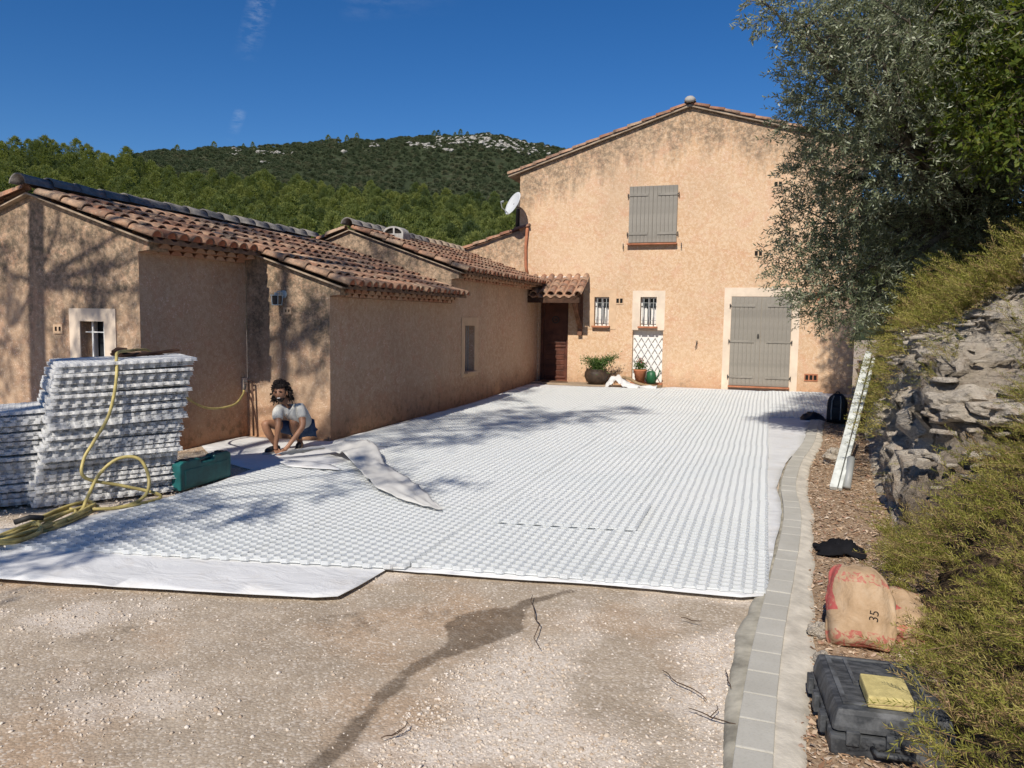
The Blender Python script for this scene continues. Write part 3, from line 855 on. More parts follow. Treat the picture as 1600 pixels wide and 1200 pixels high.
# pale limestone outcrops: (azimuth, elevation, spread azimuth, spread elevation, count)
OUT = [(-21.6, .226, 1.6, .004, 70), (-19.0, .219, 1.4, .004, 60), (-23.6, .224, .5, .003, 22), (-25.2, .2165, 1.0, .002, 26), (-28.5, .214, .25, .002, 8), (-20.5, .2325, 1.4, .0015, 22),
       (-17.8, .224, 1.2, .0015, 18), (-36.5, .1965, 1.3, .002, 26), (-38.2, .190, .4, .0015, 8), (-30.6, .204, .3, .001, 6), (-36.0, .184, .5, .001, 6), (-17.0, .211, .9, .002, 14), (-23.4, .212, .3, .001, 5)]
RP, RS = [], []
for a0, e0, sa, se, n in OUT:
    n = int(n * 1.7); sa *= 1.25; se *= 1.25
    aa = rng.normal(a0, sa * .5, n); ee = rng.normal(e0, se * .6, n)
    rr = np.linspace(420, 1345, 300)
    for a1, e1 in zip(aa, ee):
        pr = (hill_z(np.full(300, a1), rr) - .9) / rr; k = int(np.argmax(pr > min(e1, pr.max() * .997)))
        if k > 0: RP.append(polar(np.array([a1]), np.array([rr[k]]), 1.2)[0]); RS.append(random.uniform(1.6, 4.8))
scatter_gn('limestone_outcrops', np.array(RP), np.array(RS), rock_meshes, M['limestone'], 'pale limestone outcrops breaking through the scrub near the mountain top', 'rocks')
ORD = ['first', 'second', 'third'] + [f'{k}' + ('st' if k % 10 == 1 and k != 11 else 'nd' if k % 10 == 2 and k != 12 else 'rd' if k % 10 == 3 and k != 13 else 'th') for k in range(4, 80)]
# trees standing up on the skyline
def sky_tree(a, r_, s, lab, k=0, grp=None):
    pine(polar(np.array([a]), np.array([r_]))[0], s, pine_meshes[k % 4], lab, grp)
sky_tree(-44.75, 440, 1.5, 'tallest dark pine standing alone on the left skyline', 1)
for j, a in enumerate((-51.6, -50.9, -50.2, -49.6, -48.9, -48.3, -47.6, -47.0, -46.4, -43.4, -42.9)):
    sky_tree(a, 430, random.uniform(.9, 1.3) if j < 9 else .8, ORD[j] + ' small pine from the left edge along the left ridge skyline', j, 'pines along the left ridge')
for j, a in enumerate((-41.7, -39.4, -37.5, -36.9, -31.8, -31.1, -30.5, -29.8, -24.3, -24.0, -22.8, -22.4, -21.9)):
    sky_tree(a, 1310, random.uniform(.9, 1.5), ORD[j] + ' tiny tree from the left along the mountain crest', j, 'trees dotted on the crest')

# ================================================================== BUILDINGS
def wall(name, outline, holes, O, U, V, t, mats, parent, hole_mat=None):
    """flat wall with openings: outline and holes in (u, v); the wall is t thick behind its face"""
    O, U, V = Vector(O), Vector(U), Vector(V); Nn = U.cross(V)
    loops = [outline] + holes; flat = [p for l in loops for p in l]
    tris = tessellate_polygon([[Vector((a, b, 0)) for a, b in l] for l in loops])
    mb = MB(); F_ = [O + U * a + V * b for a, b in flat]; B_ = [p - Nn * t for p in F_]; n = len(flat)
    fs = []
    for tr in tris:
        a, b, c = (Vector((*flat[i], 0)) for i in tr)
        if (b - a).cross(c - a).z < 0: tr = (tr[0], tr[2], tr[1])
        fs.append(tuple(tr)); fs.append(tuple(n + i for i in reversed(tr)))
    s = 0
    for l in loops:
        k = len(l)
        for i in range(k): fs.append((s + i, s + (i + 1) % k, n + s + (i + 1) % k, n + s + i))
        s += k
    mb.add(F_ + B_, fs)
    return mb.build(name, mats, parent)
def rect(a, b, c, d): return [(a, b), (c, b), (c, d), (a, d)]
def frame_plate(name, o, h, O, U, V, proud, mat, parent):
    O = Vector(O) + Vector(U).cross(Vector(V)) * proud
    return wall(name, rect(*o), [rect(*h)], O, U, V, proud - .002, mat, parent)

UX, UZ, UY = (1, 0, 0), (0, 0, 1), (0, 1, 0)
FY = 19.23
# ---- tile shapes
def tile_mesh(name, L=.44, r0=.092, r1=.074, th=.014, seg=7, mats=None, fill=False):
    mb = MB(); rows = []
    for (x, r) in ((0, r0), (L, r1)):
        for q in (r, r - th):
            rows.append([Vector((x, q * math.cos(PI * k / seg), q * .92 * math.sin(PI * k / seg))) for k in range(seg + 1)])
    vs = [p for r_ in rows for p in r_]; n = seg + 1; f = []
    for k in range(seg):
        f += [(k, k + 1, 2 * n + k + 1, 2 * n + k), (n + k, 3 * n + k, 3 * n + k + 1, n + k + 1), (k, n + k, n + k + 1, k + 1), (2 * n + k, 2 * n + k + 1, 3 * n + k + 1, 3 * n + k)]
    for e in (0, seg): f.append((e, 2 * n + e, 3 * n + e, n + e))
    mb.add(vs, f)
    if fill:
        mb.mi = 1
        mb.add([Vector((.02, (r0 - th) * math.cos(PI * k / seg), (r0 - th) * .92 * math.sin(PI * k / seg))) for k in range(seg + 1)], [tuple(range(seg + 1))])
    me = mb.mesh(name, mats or [M['tile']])
    sm = [abs(p.normal.x) < .6 and len(p.vertices) == 4 for p in me.polygons]
    me.polygons.foreach_set('use_smooth', sm); return me
T_COVER = [tile_mesh('roof_tile', .44, random.uniform(.088, .096), random.uniform(.07, .078)) for _ in range(3)]
T_EAVE = tile_mesh('eave_tile', .44, .094, .076, fill=True, mats=[M['tile'], M['eave_red']])
T_RIDGE = tile_mesh('ridge_tile', .46, .14, .125, .018, 8, [M['grey_tile']])
T_RIDGE_P = tile_mesh('ridge_tile', .46, .14, .125, .018, 8, [M['mortar']])
def frame_M(p, upslope, normal):
    x = Vector(upslope).normalized(); z = Vector(normal).normalized(); y = z.cross(x).normalized(); z = x.cross(y)
    m = Matrix((x, y, z)).transposed().to_4x4(); m.translation = Vector(p); return m
def place(me, m, parent, name='roof_tile'):
    o = bpy.data.objects.new(name, me); link(o, parent)
    j = Euler((random.gauss(0, .02), random.gauss(0, .012), random.gauss(0, .018))).to_matrix().to_4x4()
    o.matrix_world = m @ j; return o
def slope_roof(parent, name, zf, x_eave, x_ridge, rows, expo=.36, dirx=1, verge_first=True, eave_only=False):
    """covers the slope z = zf(x) falling towards +x (dirx = 1) or -x; rows = list of y"""
    dz = (zf(x_eave) - zf(x_ridge)) / (x_eave - x_ridge)
    upv = Vector((-dirx, 0, -dz * dirx)).normalized(); nrm = Vector((-dz, 0, 1)).normalized()
    L = math.hypot(x_eave - x_ridge, zf(x_eave) - zf(x_ridge)); n = int(L / expo) + 1
    for j, y in enumerate(rows):
        for i in range(n):
            if eave_only and i > 0: break
            s = i * expo + random.uniform(-.012, .012)
            if s + .3 > L: continue
            p = Vector((x_eave, y + random.uniform(-.006, .006), zf(x_eave))) + upv * s + nrm * (.028 + .014)
            place(T_EAVE if i == 0 else random.choice(T_COVER), frame_M(p, upv - nrm * .045, nrm), parent)
def channel_sheet(name, zf, x0, x1, y0, y1, parent, pitch=.22, expo=.36):
    """concave channel tiles between the cover rows, stepped by course; joined, too small to pick apart"""
    nx_ = max(2, int(abs(x1 - x0) / expo) + 1); nyy = int((y1 - y0) / pitch * 6)
    mb = MB()
    for i in range(nx_):
        a = x0 + (x1 - x0) * i / nx_; b = x0 + (x1 - x0) * (i + 1) / nx_; vs = []
        for (x, dz) in ((a, .022), (b, .002)):
            for k in range(nyy + 1):
                y = y0 + (y1 - y0) * k / nyy
                vs.append((x, y, zf(x) + dz + .022 * math.cos(2 * PI * (y - y0) / pitch)))
        for k in range(nyy + 1):
            y = y0 + (y1 - y0) * k / nyy; vs.append((a, y, zf(a) - .03))
        m_ = nyy + 1
        mb.add(vs, [(k, k + 1, m_ + k + 1, m_ + k) for k in range(nyy)] + [(2 * m_ + k, 2 * m_ + k + 1, k + 1, k) for k in range(nyy)])
    o = mb.build(name, M['channel'], parent); o['kind'] = 'stuff'; return o
def deck(name, zf, x0, x1, y0, y1, parent, th=.02):
    mb = MB(); vs = [(x, y, zf(x) + d) for d in (-.026 - th, -.026) for y in (y0, y1) for x in (x0, x1)]
    mb.add(vs, [(0, 1, 3, 2), (4, 6, 7, 5), (0, 4, 5, 1), (2, 3, 7, 6), (0, 2, 6, 4), (1, 5, 7, 3)])
    return mb.build(name, M['mortar'], parent)
def ridge_row(parent, x, z, ys, pale_from=1e9):
    for y in ys:
        place(T_RIDGE_P if y > pale_from else T_RIDGE, frame_M((x + random.uniform(-.01, .01), y, z + random.uniform(-.006, .006)), (0, 1, -.03), (0, 0, 1)), parent, 'ridge_tile')
def genoise(parent, xw, y0, y1, zb, rows=2, pitch=.2, hh=.054):
    """rows of half-round tiles bedded under the eave, each row stepping out"""
    g = MB()
    for r_ in range(rows):
        out = .10 * (r_ + 1)
        g.box((xw + out / 2 - .06, (y0 + y1) / 2, zb + hh * (r_ + 1) + .004 * r_ + .002), (out + .14, y1 - y0, .010))
        g.box((xw + out / 2 - .085, (y0 + y1) / 2, zb + (hh + .004) * r_ + hh / 2), (out - .03, y1 - y0 - .004, hh - .004))
    root = g.build('eave_cornice', M['genoise'], parent)
    seg = 8; pts = [(.088 * math.cos(PI * k / seg), hh * .98 * math.sin(PI * k / seg)) for k in range(seg + 1)]
    mb = MB(); n = seg + 1
    vs = [Vector((0, a, b)) for a, b in pts] + [Vector((.16, a, b)) for a, b in pts]
    mb.add(vs, [tuple(reversed(range(n))), tuple(range(n, 2 * n))] + [(k, k + 1, n + k + 1, n + k) for k in range(n - 1)] + [(0, n, 2 * n - 1, n - 1)])
    me = mb.mesh('cornice_tile', M['genoise'])
    for r_ in range(rows):
        y = y0 + .10 + (pitch / 2 if r_ % 2 else 0)
        while y < y1 - .07:
            o = bpy.data.objects.new('cornice_tile', me); link(o, root)
            o.location = (xw + .10 * (r_ + 1) - .155, y + random.uniform(-.008, .008), zb + (hh + .004) * r_); o.rotation_euler = (0, 0, random.uniform(-.04, .04))
            y += pitch
    return root
def drange(a, b, s):
    out = []; x = a
    while x < b: out.append(x); x += s
    return out

def vent(parent, x, z, n, y=FY, s=.075):
    w = s * n * 1.1 + .05
    f = MB()
    f.box((x, y - .008, z + s * .95), (w, .016, .03)); f.box((x, y - .008, z - s * .95), (w, .016, .03))
    for k in range(n + 1): f.box((x - w / 2 + .0125 + k * (w - .025) / n, y - .008, z), (.026, .0155, s * 1.9 - .03))
    o = f.build('air_vent', M['terracotta_sill'] if n == 3 else M['trim_tint'], parent)
    b = MB(); b.box((x, y - .002, z), (w - .03, .003, s * 1.85)); b.build('slot', M['dark'], o); return o

# ------------------------------------------------------------------ THE BIG HOUSE
house = thing('farmhouse', (-2, FY, 0), 'two storey ochre rendered farmhouse with closed grey shutters and a low tiled gable', 'house')
house.location = (0, 0, 0)
gl = lambda x: 6.82 + .32 * (x + 2)
gr = lambda x: 6.82 - .285 * (x + 2)
fw = wall('wall', [(-6.25, -.2), (1.87, -.2), (1.87, gr(1.87)), (-2, 6.82), (-6.25, gl(-6.25))],
          [rect(-5.68, .10, -4.90, 2.215), rect(-4.225, 1.586, -3.846, 2.308), rect(-3.059, 1.59, -2.658, 2.313), rect(-3.235, .19, -2.48, 1.484)],
          (0, FY, 0), UX, UZ, .32, M['plaster_gable'], house)
mb = MB(); mb.box((-6.12, FY + 4.3, 2.6), (.25, 7.9, 5.6)); mb.build('wall', M['plaster_gable'], house)
mb = MB(); mb.box((1.74, FY + 4.3, 2.7), (.25, 7.9, 5.8)); mb.build('wall', M['plaster_gable'], house)
wall('wall', [(-6.25, -.2), (1.87, -.2), (1.87, gr(1.87)), (-2, 6.82), (-6.25, gl(-6.25))], [], (0, FY + 8.3, 0), UX, UZ, .2, M['plaster_gable'], house)
# roof: two slabs, verge tiles along the gable, ridge with a pale mortared end
roof = MB()
for (x0, x1, fz) in ((-6.55, -2, gl), (-2, 2.25, gr)):
    vs = [(x, y, fz(x) + d) for d in (.01, .06) for y in (FY - .10, FY + 8.5) for x in (x0, x1)]
    roof.add(vs, [(0, 2, 3, 1), (4, 5, 7, 6), (0, 1, 5, 4), (2, 6, 7, 3), (0, 4, 6, 2), (1, 3, 7, 5)])
roof = roof.build('roof', M['mortar'], house)
def verge(parent, a, b, y, n, dy=0.0, me=None, expo=None):
    """verge tiles from the low end a=(x,z) up to b=(x,z) on a gable"""
    a, b = Vector((a[0], y, a[1])), Vector((b[0], y, b[1])); d = (b - a); L = d.length; d.normalize(); nrm = Vector((0, 1, 0)).cross(d) * (1 if d.x < 0 else -1)
    if nrm.z < 0: nrm = -nrm
    e = L / n
    for i in range(n):
        p = a + d * (e * i) + nrm * .015
        place(me or random.choice(T_COVER), frame_M(p, d - nrm * .04, nrm), parent)
verge(roof, (-6.55, gl(-6.55) + .06), (-2.1, gl(-2.1) + .06), FY - .05, 13)
verge(roof, (2.25, gr(2.25) + .06), (-1.9, gr(-1.9) + .06), FY - .05, 12)
verge(roof, (-6.55, gl(-6.55) + .06), (-2.1, gl(-2.1) + .06), FY + .17, 13)
verge(roof, (2.25, gr(2.25) + .06), (-1.9, gr(-1.9) + .06), FY + .17, 12)
channel_b = channel_sheet('channel_tiles', lambda x: gl(x) + .07, -6.5, -2.05, FY + .25, FY + 8.4, roof)
channel_b = channel_sheet('channel_tiles', lambda x: gr(x) + .07, 2.2, -1.95, FY + .25, FY + 8.4, roof)
ridge_row(roof, -2, 6.93, [FY - .12 + .4 * k for k in range(21)])
mb = MB(); mb.lathe([(0, -.0), (.10, .01), (.13, .05), (.115, .10), (.06, .14), (0, .15)], (0, 0, 0), 16, Matrix.Translation((-2.0, FY - .10, 6.92)) @ Matrix.Rotation(R(20), 4, 'X')); mb.build('finial', M['limestone'], roof, True)

def shutter(x0, x1, z0, z1, planks, straps, hinge_left, y=FY - .045):
    w = (x1 - x0) / planks
    b = MB(); b.box(((x0 + x1) / 2, y + .012, (z0 + z1) / 2), (x1 - x0 + .004, .012, z1 - z0 - .004)); root = b.build('shutter', M['shutter'], house)
    pm = MB(); pm.box((0, 0, 0), (w - .007, .022, z1 - z0)); pme = pm.mesh('plank', M['shutter'], False, .003)
    for k in range(planks):
        o = bpy.data.objects.new('plank', pme); link(o, root); o.location = (x0 + w * (k + .5), y - .006 + random.uniform(-.0015, .0015), (z0 + z1) / 2)
    L = (x1 - x0) * .80
    for z in straps:
        s = MB(); cx_ = x0 + L / 2 if hinge_left else x1 - L / 2
        s.box((cx_, y - .026, z), (L, .016, .062)); s.build('batten', M['shutter'], root, False, .003)
        h = MB(); hx = x0 - .02 if hinge_left else x1 + .02
        h.box((hx, y - .012, z), (.05, .012, .022)); h.tube([(hx - .012 * (1 if hinge_left else -1), y - .012, z - .05), (hx - .012 * (1 if hinge_left else -1), y - .012, z + .04)], .012, 8); h.build('hinge', M['iron'], root)
    return root
# upper window, shutters closed
shutter(-3.395, -2.812, 3.645, 5.01, 6, (4.80, 3.86), True)
shutter(-2.806, -2.225, 3.645, 5.01, 6, (4.80, 3.86), False)
mb = MB(); mb.box((-2.81, FY - .06, 3.605), (1.22, .16, .035)); mb.build('window_sill', M['terracotta_sill'], house, False, .006)
for x in (-3.52, -2.10):
    mb = MB(); mb.tube([(x, FY, 3.57), (x, FY - .05, 3.57), (x, FY - .055, 3.51)], .009, 6); mb.box((x, FY - .058, 3.56), (.02, .01, .13)); mb.build('shutter_stop', M['iron'], house)
# tall garden door, shutters closed, pale surround
frame_plate('door_surround', (-1.045, .10, .670, 2.545), (-.878, .17, .495, 2.335), (0, FY, 0), UX, UZ, .014, M['trim'], house)
ld = shutter(-.872, -.190, .21, 2.325, 7, (2.12, 1.27, .42), True, FY - .035)
rd = shutter(-.184, .489, .21, 2.325, 7, (2.12, 1.27, .42), False, FY - .035)
mb = MB(); mb.box((-.24, FY - .064, 1.40), (.035, .012, .10)); mb.tube([(-.24 + .022 * math.cos(a), FY - .075, 1.39 + .04 * math.sin(a)) for a in np.linspace(0, 2 * PI, 13)], .005, 6); mb.build('handle', M['iron'], ld)
mb = MB(); mb.box((-.19, FY - .07, .185), (1.40, .16, .035)); mb.build('door_sill', M['terracotta_sill'], house, False, .008)
# two small barred windows
def glass_mat():
    m = Mat('window_glass', .05, .5); m.color((.035, .04, .045)); m.b.inputs['Metallic'].default_value = .0; m.b.inputs['Specular IOR Level'].default_value = .9; return m.m
M['glass'] = glass_mat()
M['reflection_and_panel_white'] = simple('reflection_and_panel_paint', (.78, .76, .72), .9, .1, var=.06, scale=20)  # white of the niche and rear window panels, and of painted pane reflections
def small_window(x0, x1, z0, z1, surround, mat, inner=FY + .17):
    frame_plate('window_surround', surround, (x0, z0, x1, z1), (0, FY, 0), UX, UZ, .012, mat, house)
    w = MB()
    for a, b, c, d in ((x0, z0, x1, z0 + .04), (x0, z1 - .04, x1, z1), (x0, z0 + .04, x0 + .035, z1 - .04), (x1 - .035, z0 + .04, x1, z1 - .04), ((x0 + x1) / 2 - .018, z0 + .04, (x0 + x1) / 2 + .018, z1 - .04)):
        w.box(((a + c) / 2, inner, (b + d) / 2), (c - a, .05, d - b))
    root = w.build('window', M['white_paint'], house)
    g = MB(); g.box(((x0 + x1) / 2, inner + .01, (z0 + z1) / 2), (x1 - x0 - .06, .008, z1 - z0 - .07)); g.build('pane', M['glass'], root)
    c = MB()  # reflection of the white ground, put into white pieces over the lower glass
    for (a, b, h) in ((x0 + .04, (x0 + x1) / 2 - .045, .62), ((x0 + x1) / 2 + .05, x1 - .04, .58)):
        vs = []; n = 12
        for k in range(n + 1):
            x = a + (b - a) * k / n; yy = inner - .006 + .004 * math.sin(k * 2.1); vs += [(x, yy, z0 + .05), (x, yy, z0 + .05 + (z1 - z0) * h * (.92 + .08 * math.sin(k)))]
        c.add(vs, [(2 * k, 2 * k + 2, 2 * k + 3, 2 * k + 1) for k in range(n)])
    c.build('reflection_and_panel_white', M['reflection_and_panel_white'], root)
    gr_ = MB()
    for f in (.2, .5, .8):
        x = x0 + (x1 - x0) * f; gr_.box((x, FY + .04, (z0 + z1) / 2 - .01), (.017, .017, z1 - z0 - .03))
    for z in (z0 + (z1 - z0) * .2, z0 + (z1 - z0) * .80): gr_.box(((x0 + x1) / 2, FY + .04, z), (x1 - x0 + .01, .024, .012))
    for k in range(3):
        x = x0 + (x1 - x0) * (.2 + .3 * k); gr_.tube([(x, FY + .04, z0 + .02), (x, FY - .03, z0 + .06), (x, FY - .05, z0 + .16), (x, FY - .02, z0 + .22), (x, FY + .03, z0 + .24)], .007, 6)
    gr_.build('window_grille', M['grey_iron'], root)
    s = MB(); s.box(((x0 + x1) / 2, FY - .02, z0 - .025), (x1 - x0 + .08, .20, .045)); s.build('window_sill', M['terracotta_sill'], root, False, .008)
    return root
small_window(-4.225, -3.846, 1.586, 2.308, (-4.378, 1.50, -3.665, 2.485), M['trim_tint'])
small_window(-3.059, -2.658, 1.59, 2.313, (-3.255, 1.495, -2.452, 2.471), M['trim'])
# niche with white lattice
mb = MB(); mb.box((-2.857, FY + .15, .84), (.755, .02, 1.30)); nb = mb.build('niche_back', M['reflection_and_panel_white'], house)
for k in range(-5, 6):
    for sgn in (1, -1):
        x0, z0 = -2.857 + k * .17, .20; pts = []
        a, b = (x0 - sgn * .35, .20), (x0 + sgn * .35, 1.36)
        def clip(a, b):
            (ax, az_), (bx, bz) = a, b; lo, hi = 0., 1.
            for (p, q, l, h) in ((ax, bx, -3.22, -2.495), ):
                if abs(q - p) > 1e-9:
                    t0, t1 = (l - p) / (q - p), (h - p) / (q - p); lo = max(lo, min(t0, t1)); hi = min(hi, max(t0, t1))
            return (ax + (bx - ax) * lo, az_ + (bz - az_) * lo), (ax + (bx - ax) * hi, az_ + (bz - az_) * hi), hi > lo + .04
        a, b, good = clip(a, b)
        if good:
            s = MB(); s.bar((a[0], FY + .07 + .009 * sgn, a[1]), (b[0], FY + .07 + .009 * sgn, b[1]), .018, .009, (0, 1, 0)); s.build('lattice_slat', M['white_paint'], nb)
mb = MB(); mb.box((-2.857, FY - .01, .165), (.80, .22, .05)); mb.build('niche_sill', M['terracotta_sill'], house, False, .008)
# front door in its recess
M['door_wood'] = simple('varnished_door_wood', (.11, .038, .022), .45, .4, var=.25, scale=5)
M['old_wood'] = simple('dark_beam_wood', (.085, .045, .028), .8, .2, var=.3, scale=7, bump=.3)
M['post_wood'] = simple('weathered_brown_post', (.20, .10, .06), .8, .2, var=.3, scale=7, bump=.3)
mb = MB(); mb.box((-5.29, FY + .24, 1.17), (.78, .04, 2.08)); door = mb.build('front_door', M['door_wood'], house)
for a, b, c, d in ((-5.68, .13, -5.60, 2.20), (-4.98, .13, -4.905, 2.20), (-5.60, 2.12, -4.98, 2.20)):
    mb = MB(); mb.box(((a + c) / 2, FY + .20, (b + d) / 2), (c - a, .06, d - b)); mb.build('door_frame', M['door_wood'], door)
for k in range(5):
    mb = MB(); mb.box((-5.29, FY + .212, .34 + k * .135), (.50, .014, .12)); mb.build('door_board', M['door_wood'], door, False, .006)
for z in (.22, 1.03, 1.12):
    mb = MB(); mb.box((-5.29, FY + .208, z), (.56, .024, .05)); mb.build('door_rail', M['door_wood'], door, False, .006)
mb = MB(); mb.prism([(-5.52, 1.20)] + [(-5.52 + .46 * k / 12, 1.30 + .02 * math.cos(k * PI / 3) + .05 * math.sin(PI * k / 12)) for k in range(13)] + [(-5.06, 1.20)], 0, .02, Matrix(((1, 0, 0, 0), (0, 0, -1, FY + .22), (0, 1, 0, 0), (0, 0, 0, 1)))); mb.build('door_moulding', M['door_wood'], door)
mb = MB(); mb.tube([(-5.29 + .085 * math.cos(a), FY + .205, 1.72 + .085 * math.sin(a)) for a in np.linspace(0, 2 * PI, 17)], .016, 6); mb.box((-5.29, FY + .205, 1.72), (.05, .02, .05)); mb.build('door_ornament', M['iron'], door)
mb = MB(); mb.box((-5.29, FY + .03, .10), (.76, .36, .07)); mb.build('door_step', M['terracotta_sill'], house, False, .01)
# porch canopy
can = MB(); can.box((-5.17, FY - .02, 2.80), (1.38, .05, .045)); can = can.build('canopy', M['white_paint'], house)
zc = lambda y: 2.30 + (y - 18.33) * .52
for x in drange(-5.82, -4.45, .225):
    for i in range(3):
        y = 18.30 + i * .31
        place(random.choice(T_COVER), frame_M((x + .03, y, zc(y) + .06), (0, 1, .50), (0, -.50, 1)), can)
mb = MB(); nn_ = 48
vs = [(-5.93 + 1.42 * k / nn_, y, zc(y) + .035 - .03 * math.cos(2 * PI * (1.42 * k / nn_ - .14) / .225) + dd) for y, dd in ((18.28, 0), (FY, 0), (FY, -.03), (18.28, -.03)) for k in range(nn_ + 1)]
q = nn_ + 1; mb.add(vs, [(r_ * q + k, r_ * q + k + 1, ((r_ + 1) % 4) * q + k + 1, ((r_ + 1) % 4) * q + k) for r_ in range(4) for k in range(nn_)])
o = mb.build('channel_tiles', M['tile'], can); o['kind'] = 'stuff'
for args in (((-6.0, 18.36, 2.20), (-4.40, 18.36, 2.20), .11, .13),):
    mb = MB(); mb.bar(*args); mb.build('beam', M['old_wood'], can)
for x in (-5.70, -4.52):
    mb = MB(); mb.bar((x, 18.30, 2.23), (x, FY, 2.70), .08, .09); mb.build('rafter', M['old_wood'], can)
mb = MB(); mb.bar((-4.57, FY - .06, 1.33), (-4.57, FY - .06, 2.62), .11, .11, (0, 1, 0)); mb.build('post', M['post_wood'], can)
mb = MB(); mb.bar((-4.57, FY - .08, 1.55), (-4.57, 18.42, 2.17), .085, .085); mb.build('brace', M['post_wood'], can)
# vents, garden tap, drain pipe, cable
for (x, z, n) in ((-3.585, 2.215, 2), (.068, 4.936, 2), (-.31, 3.348, 2), (1.044, 2.347, 3), (.976, .455, 3)): vent(house, x, z, n)
mb = MB(); mb.tube([(-1.654, FY, 1.22), (-1.654, FY - .09, 1.22), (-1.655, FY - .10, 1.16)], .012, 8); mb.tube([(-1.63, FY - .06, 1.25), (-1.68, FY - .06, 1.25)], .01, 6); mb.tube([(-1.66, FY - .095, 1.17), (-1.69, FY - .05, 1.08)], .009, 6); mb.build('garden_tap', M['iron'], house)
lean = wall('lean_to_wall', [(-8.3, 2.2), (-6.03, 2.2), (-6.03, 4.05), (-8.3, 3.345)], [], (0, FY - .012, 0), UX, UZ, .2, M['plaster_lean'], house)
verge(lean, (-8.25, 3.40), (-5.98, 4.11), FY - .05, 6)
verge(lean, (-8.25, 3.40), (-6.35, 4.0), FY + .17, 5)
mb = MB(); mb.add([(-8.3, FY - .02, 3.37), (-6.26, FY - .02, 4.0), (-6.26, FY + 5, 4.0), (-8.3, FY + 5, 3.37), (-8.3, FY - .02, 3.30), (-6.26, FY - .02, 3.93), (-6.26, FY + 5, 3.93), (-8.3, FY + 5, 3.30)], [(0, 1, 2, 3), (7, 6, 5, 4), (0, 4, 5, 1), (1, 5, 6, 2), (2, 6, 7, 3), (3, 7, 4, 0)]); mb.build('lean_to_roof', M['mortar'], lean)
mb = MB(); mb.tube([(-6.02, FY - .07, 4.07), (-6.06, FY - .05, 3.6), (-6.05, FY - .05, 3.1), (-6.0, FY - .05, 2.86)], .04, 8); mb.build('drain_pipe', M['terracotta_sill'], house, True)
mb = MB(); mb.tube([(-6.33, FY + .10, 4.1), (-6.31, FY + .1, 4.6), (-6.30, FY + .1, 4.9)], .07, 8); mb.build('corner_shade_tube', M['iron'], house, True)  # dark tube added for the dish's shade at the house corner

# ------------------------------------------------------------------ LOW FRONT WING (ridge x = -8.7)
wing = thing('garage_wing', (0, 0, 0), 'low front wing with stepped clay tile roof and stained render nearest the stacks', 'outbuilding')
zA = lambda x: 3.22 - .33 * (x + 8.7)
zAw = lambda x: 3.22 + .33 * (x + 8.7)
PF = M['plaster_front']; PE = M['plaster_east']
wall('wall', [(-11.2, -.2), (-7.074, -.2), (-7.074, 2.46), (-6.90, 2.48), (-6.90, zA(-6.90) - .05), (-8.7, 3.17), (-11.2, zAw(-11.2) - .05)], [rect(-7.98, .92, -7.60, 1.632)], (0, 7.26, 0), UX, UZ, .3, PF, wing)
mb = MB(); mb.box((-7.195, 8.2405, 1.13), (.25, 1.957, 2.66)); mb.build('wall', PE, wing)
wall('wall', [(-7.068, -.2), (-5.714, -.2), (-5.714, 2.01), (-5.55, 2.03), (-5.55, zA(-5.55) - .05), (-7.068, zA(-7.068) - .05)], [], (0, 9.22, 0), UX, UZ, .25, PF, wing)
mb = MB(); mb.box((-5.835, 11.3425, .90), (.25, 4.243, 2.2)); mb.build('wall', PE, wing)
rf = deck('roof', zA, -8.7, -6.84, 7.18, 13.46, wing)
deck('roof_deck', zA, -6.84, -5.47, 9.14, 13.46, rf); deck('roof_deck', zAw, -11.6, -8.7, 7.18, 13.46, rf)
channel_sheet('channel_tiles', zA, -6.78, -8.62, 7.20, 9.18, rf); channel_sheet('channel_tiles', zA, -5.40, -8.62, 9.18, 13.46, rf); channel_sheet('channel_tiles', zAw, -11.5, -8.75, 7.2, 13.46, rf)
slope_roof(rf, 'a', zA, -6.74, -8.58, drange(7.20, 9.10, .22))
slope_roof(rf, 'c', zA, -5.34, -8.58, drange(9.18, 13.40, .22))
verge(rf, (-11.3, zAw(-11.3) + .02), (-8.75, zAw(-8.75) + .02), 7.2, 7)
ridge_row(rf, -8.7, 3.29, [7.08 + .40 * k for k in range(16)])
genoise(wing, -7.07, 7.27, 9.21, 2.455); genoise(wing, -5.71, 9.23, 13.46, 2.005)
# barred window in the gable
frame_plate('window_surround', (-8.146, .80, -7.425, 1.787), (-7.98, .92, -7.60, 1.632), (0, 7.26, 0), UX, UZ, .016, M['trim'], wing)
mb = MB(); mb.box((-7.79, 7.50, 1.276), (.38, .02, .71)); wroot = mb.build('window', M['glass'], wing)
mb = MB()
for x in (-7.955, -7.62): mb.box((x, 7.44, 1.276), (.045, .05, .70))
mb.box((-7.70, 7.44, 1.276), (.03, .05, .70)); mb.build('window_frame', M['white_paint'], wroot)
mb = MB()
for x in (-7.86, -7.68): mb.box((x, 7.33, 1.276), (.02, .02, .70))
mb.box((-7.79, 7.33, 1.50), (.37, .014, .014)); mb.build('window_grille', M['white_paint'], wroot)
vent(wing, -8.335, 1.53, 2, 7.26, .045)
vent(wing, -6.38, 1.80, 2, 9.22, .035)

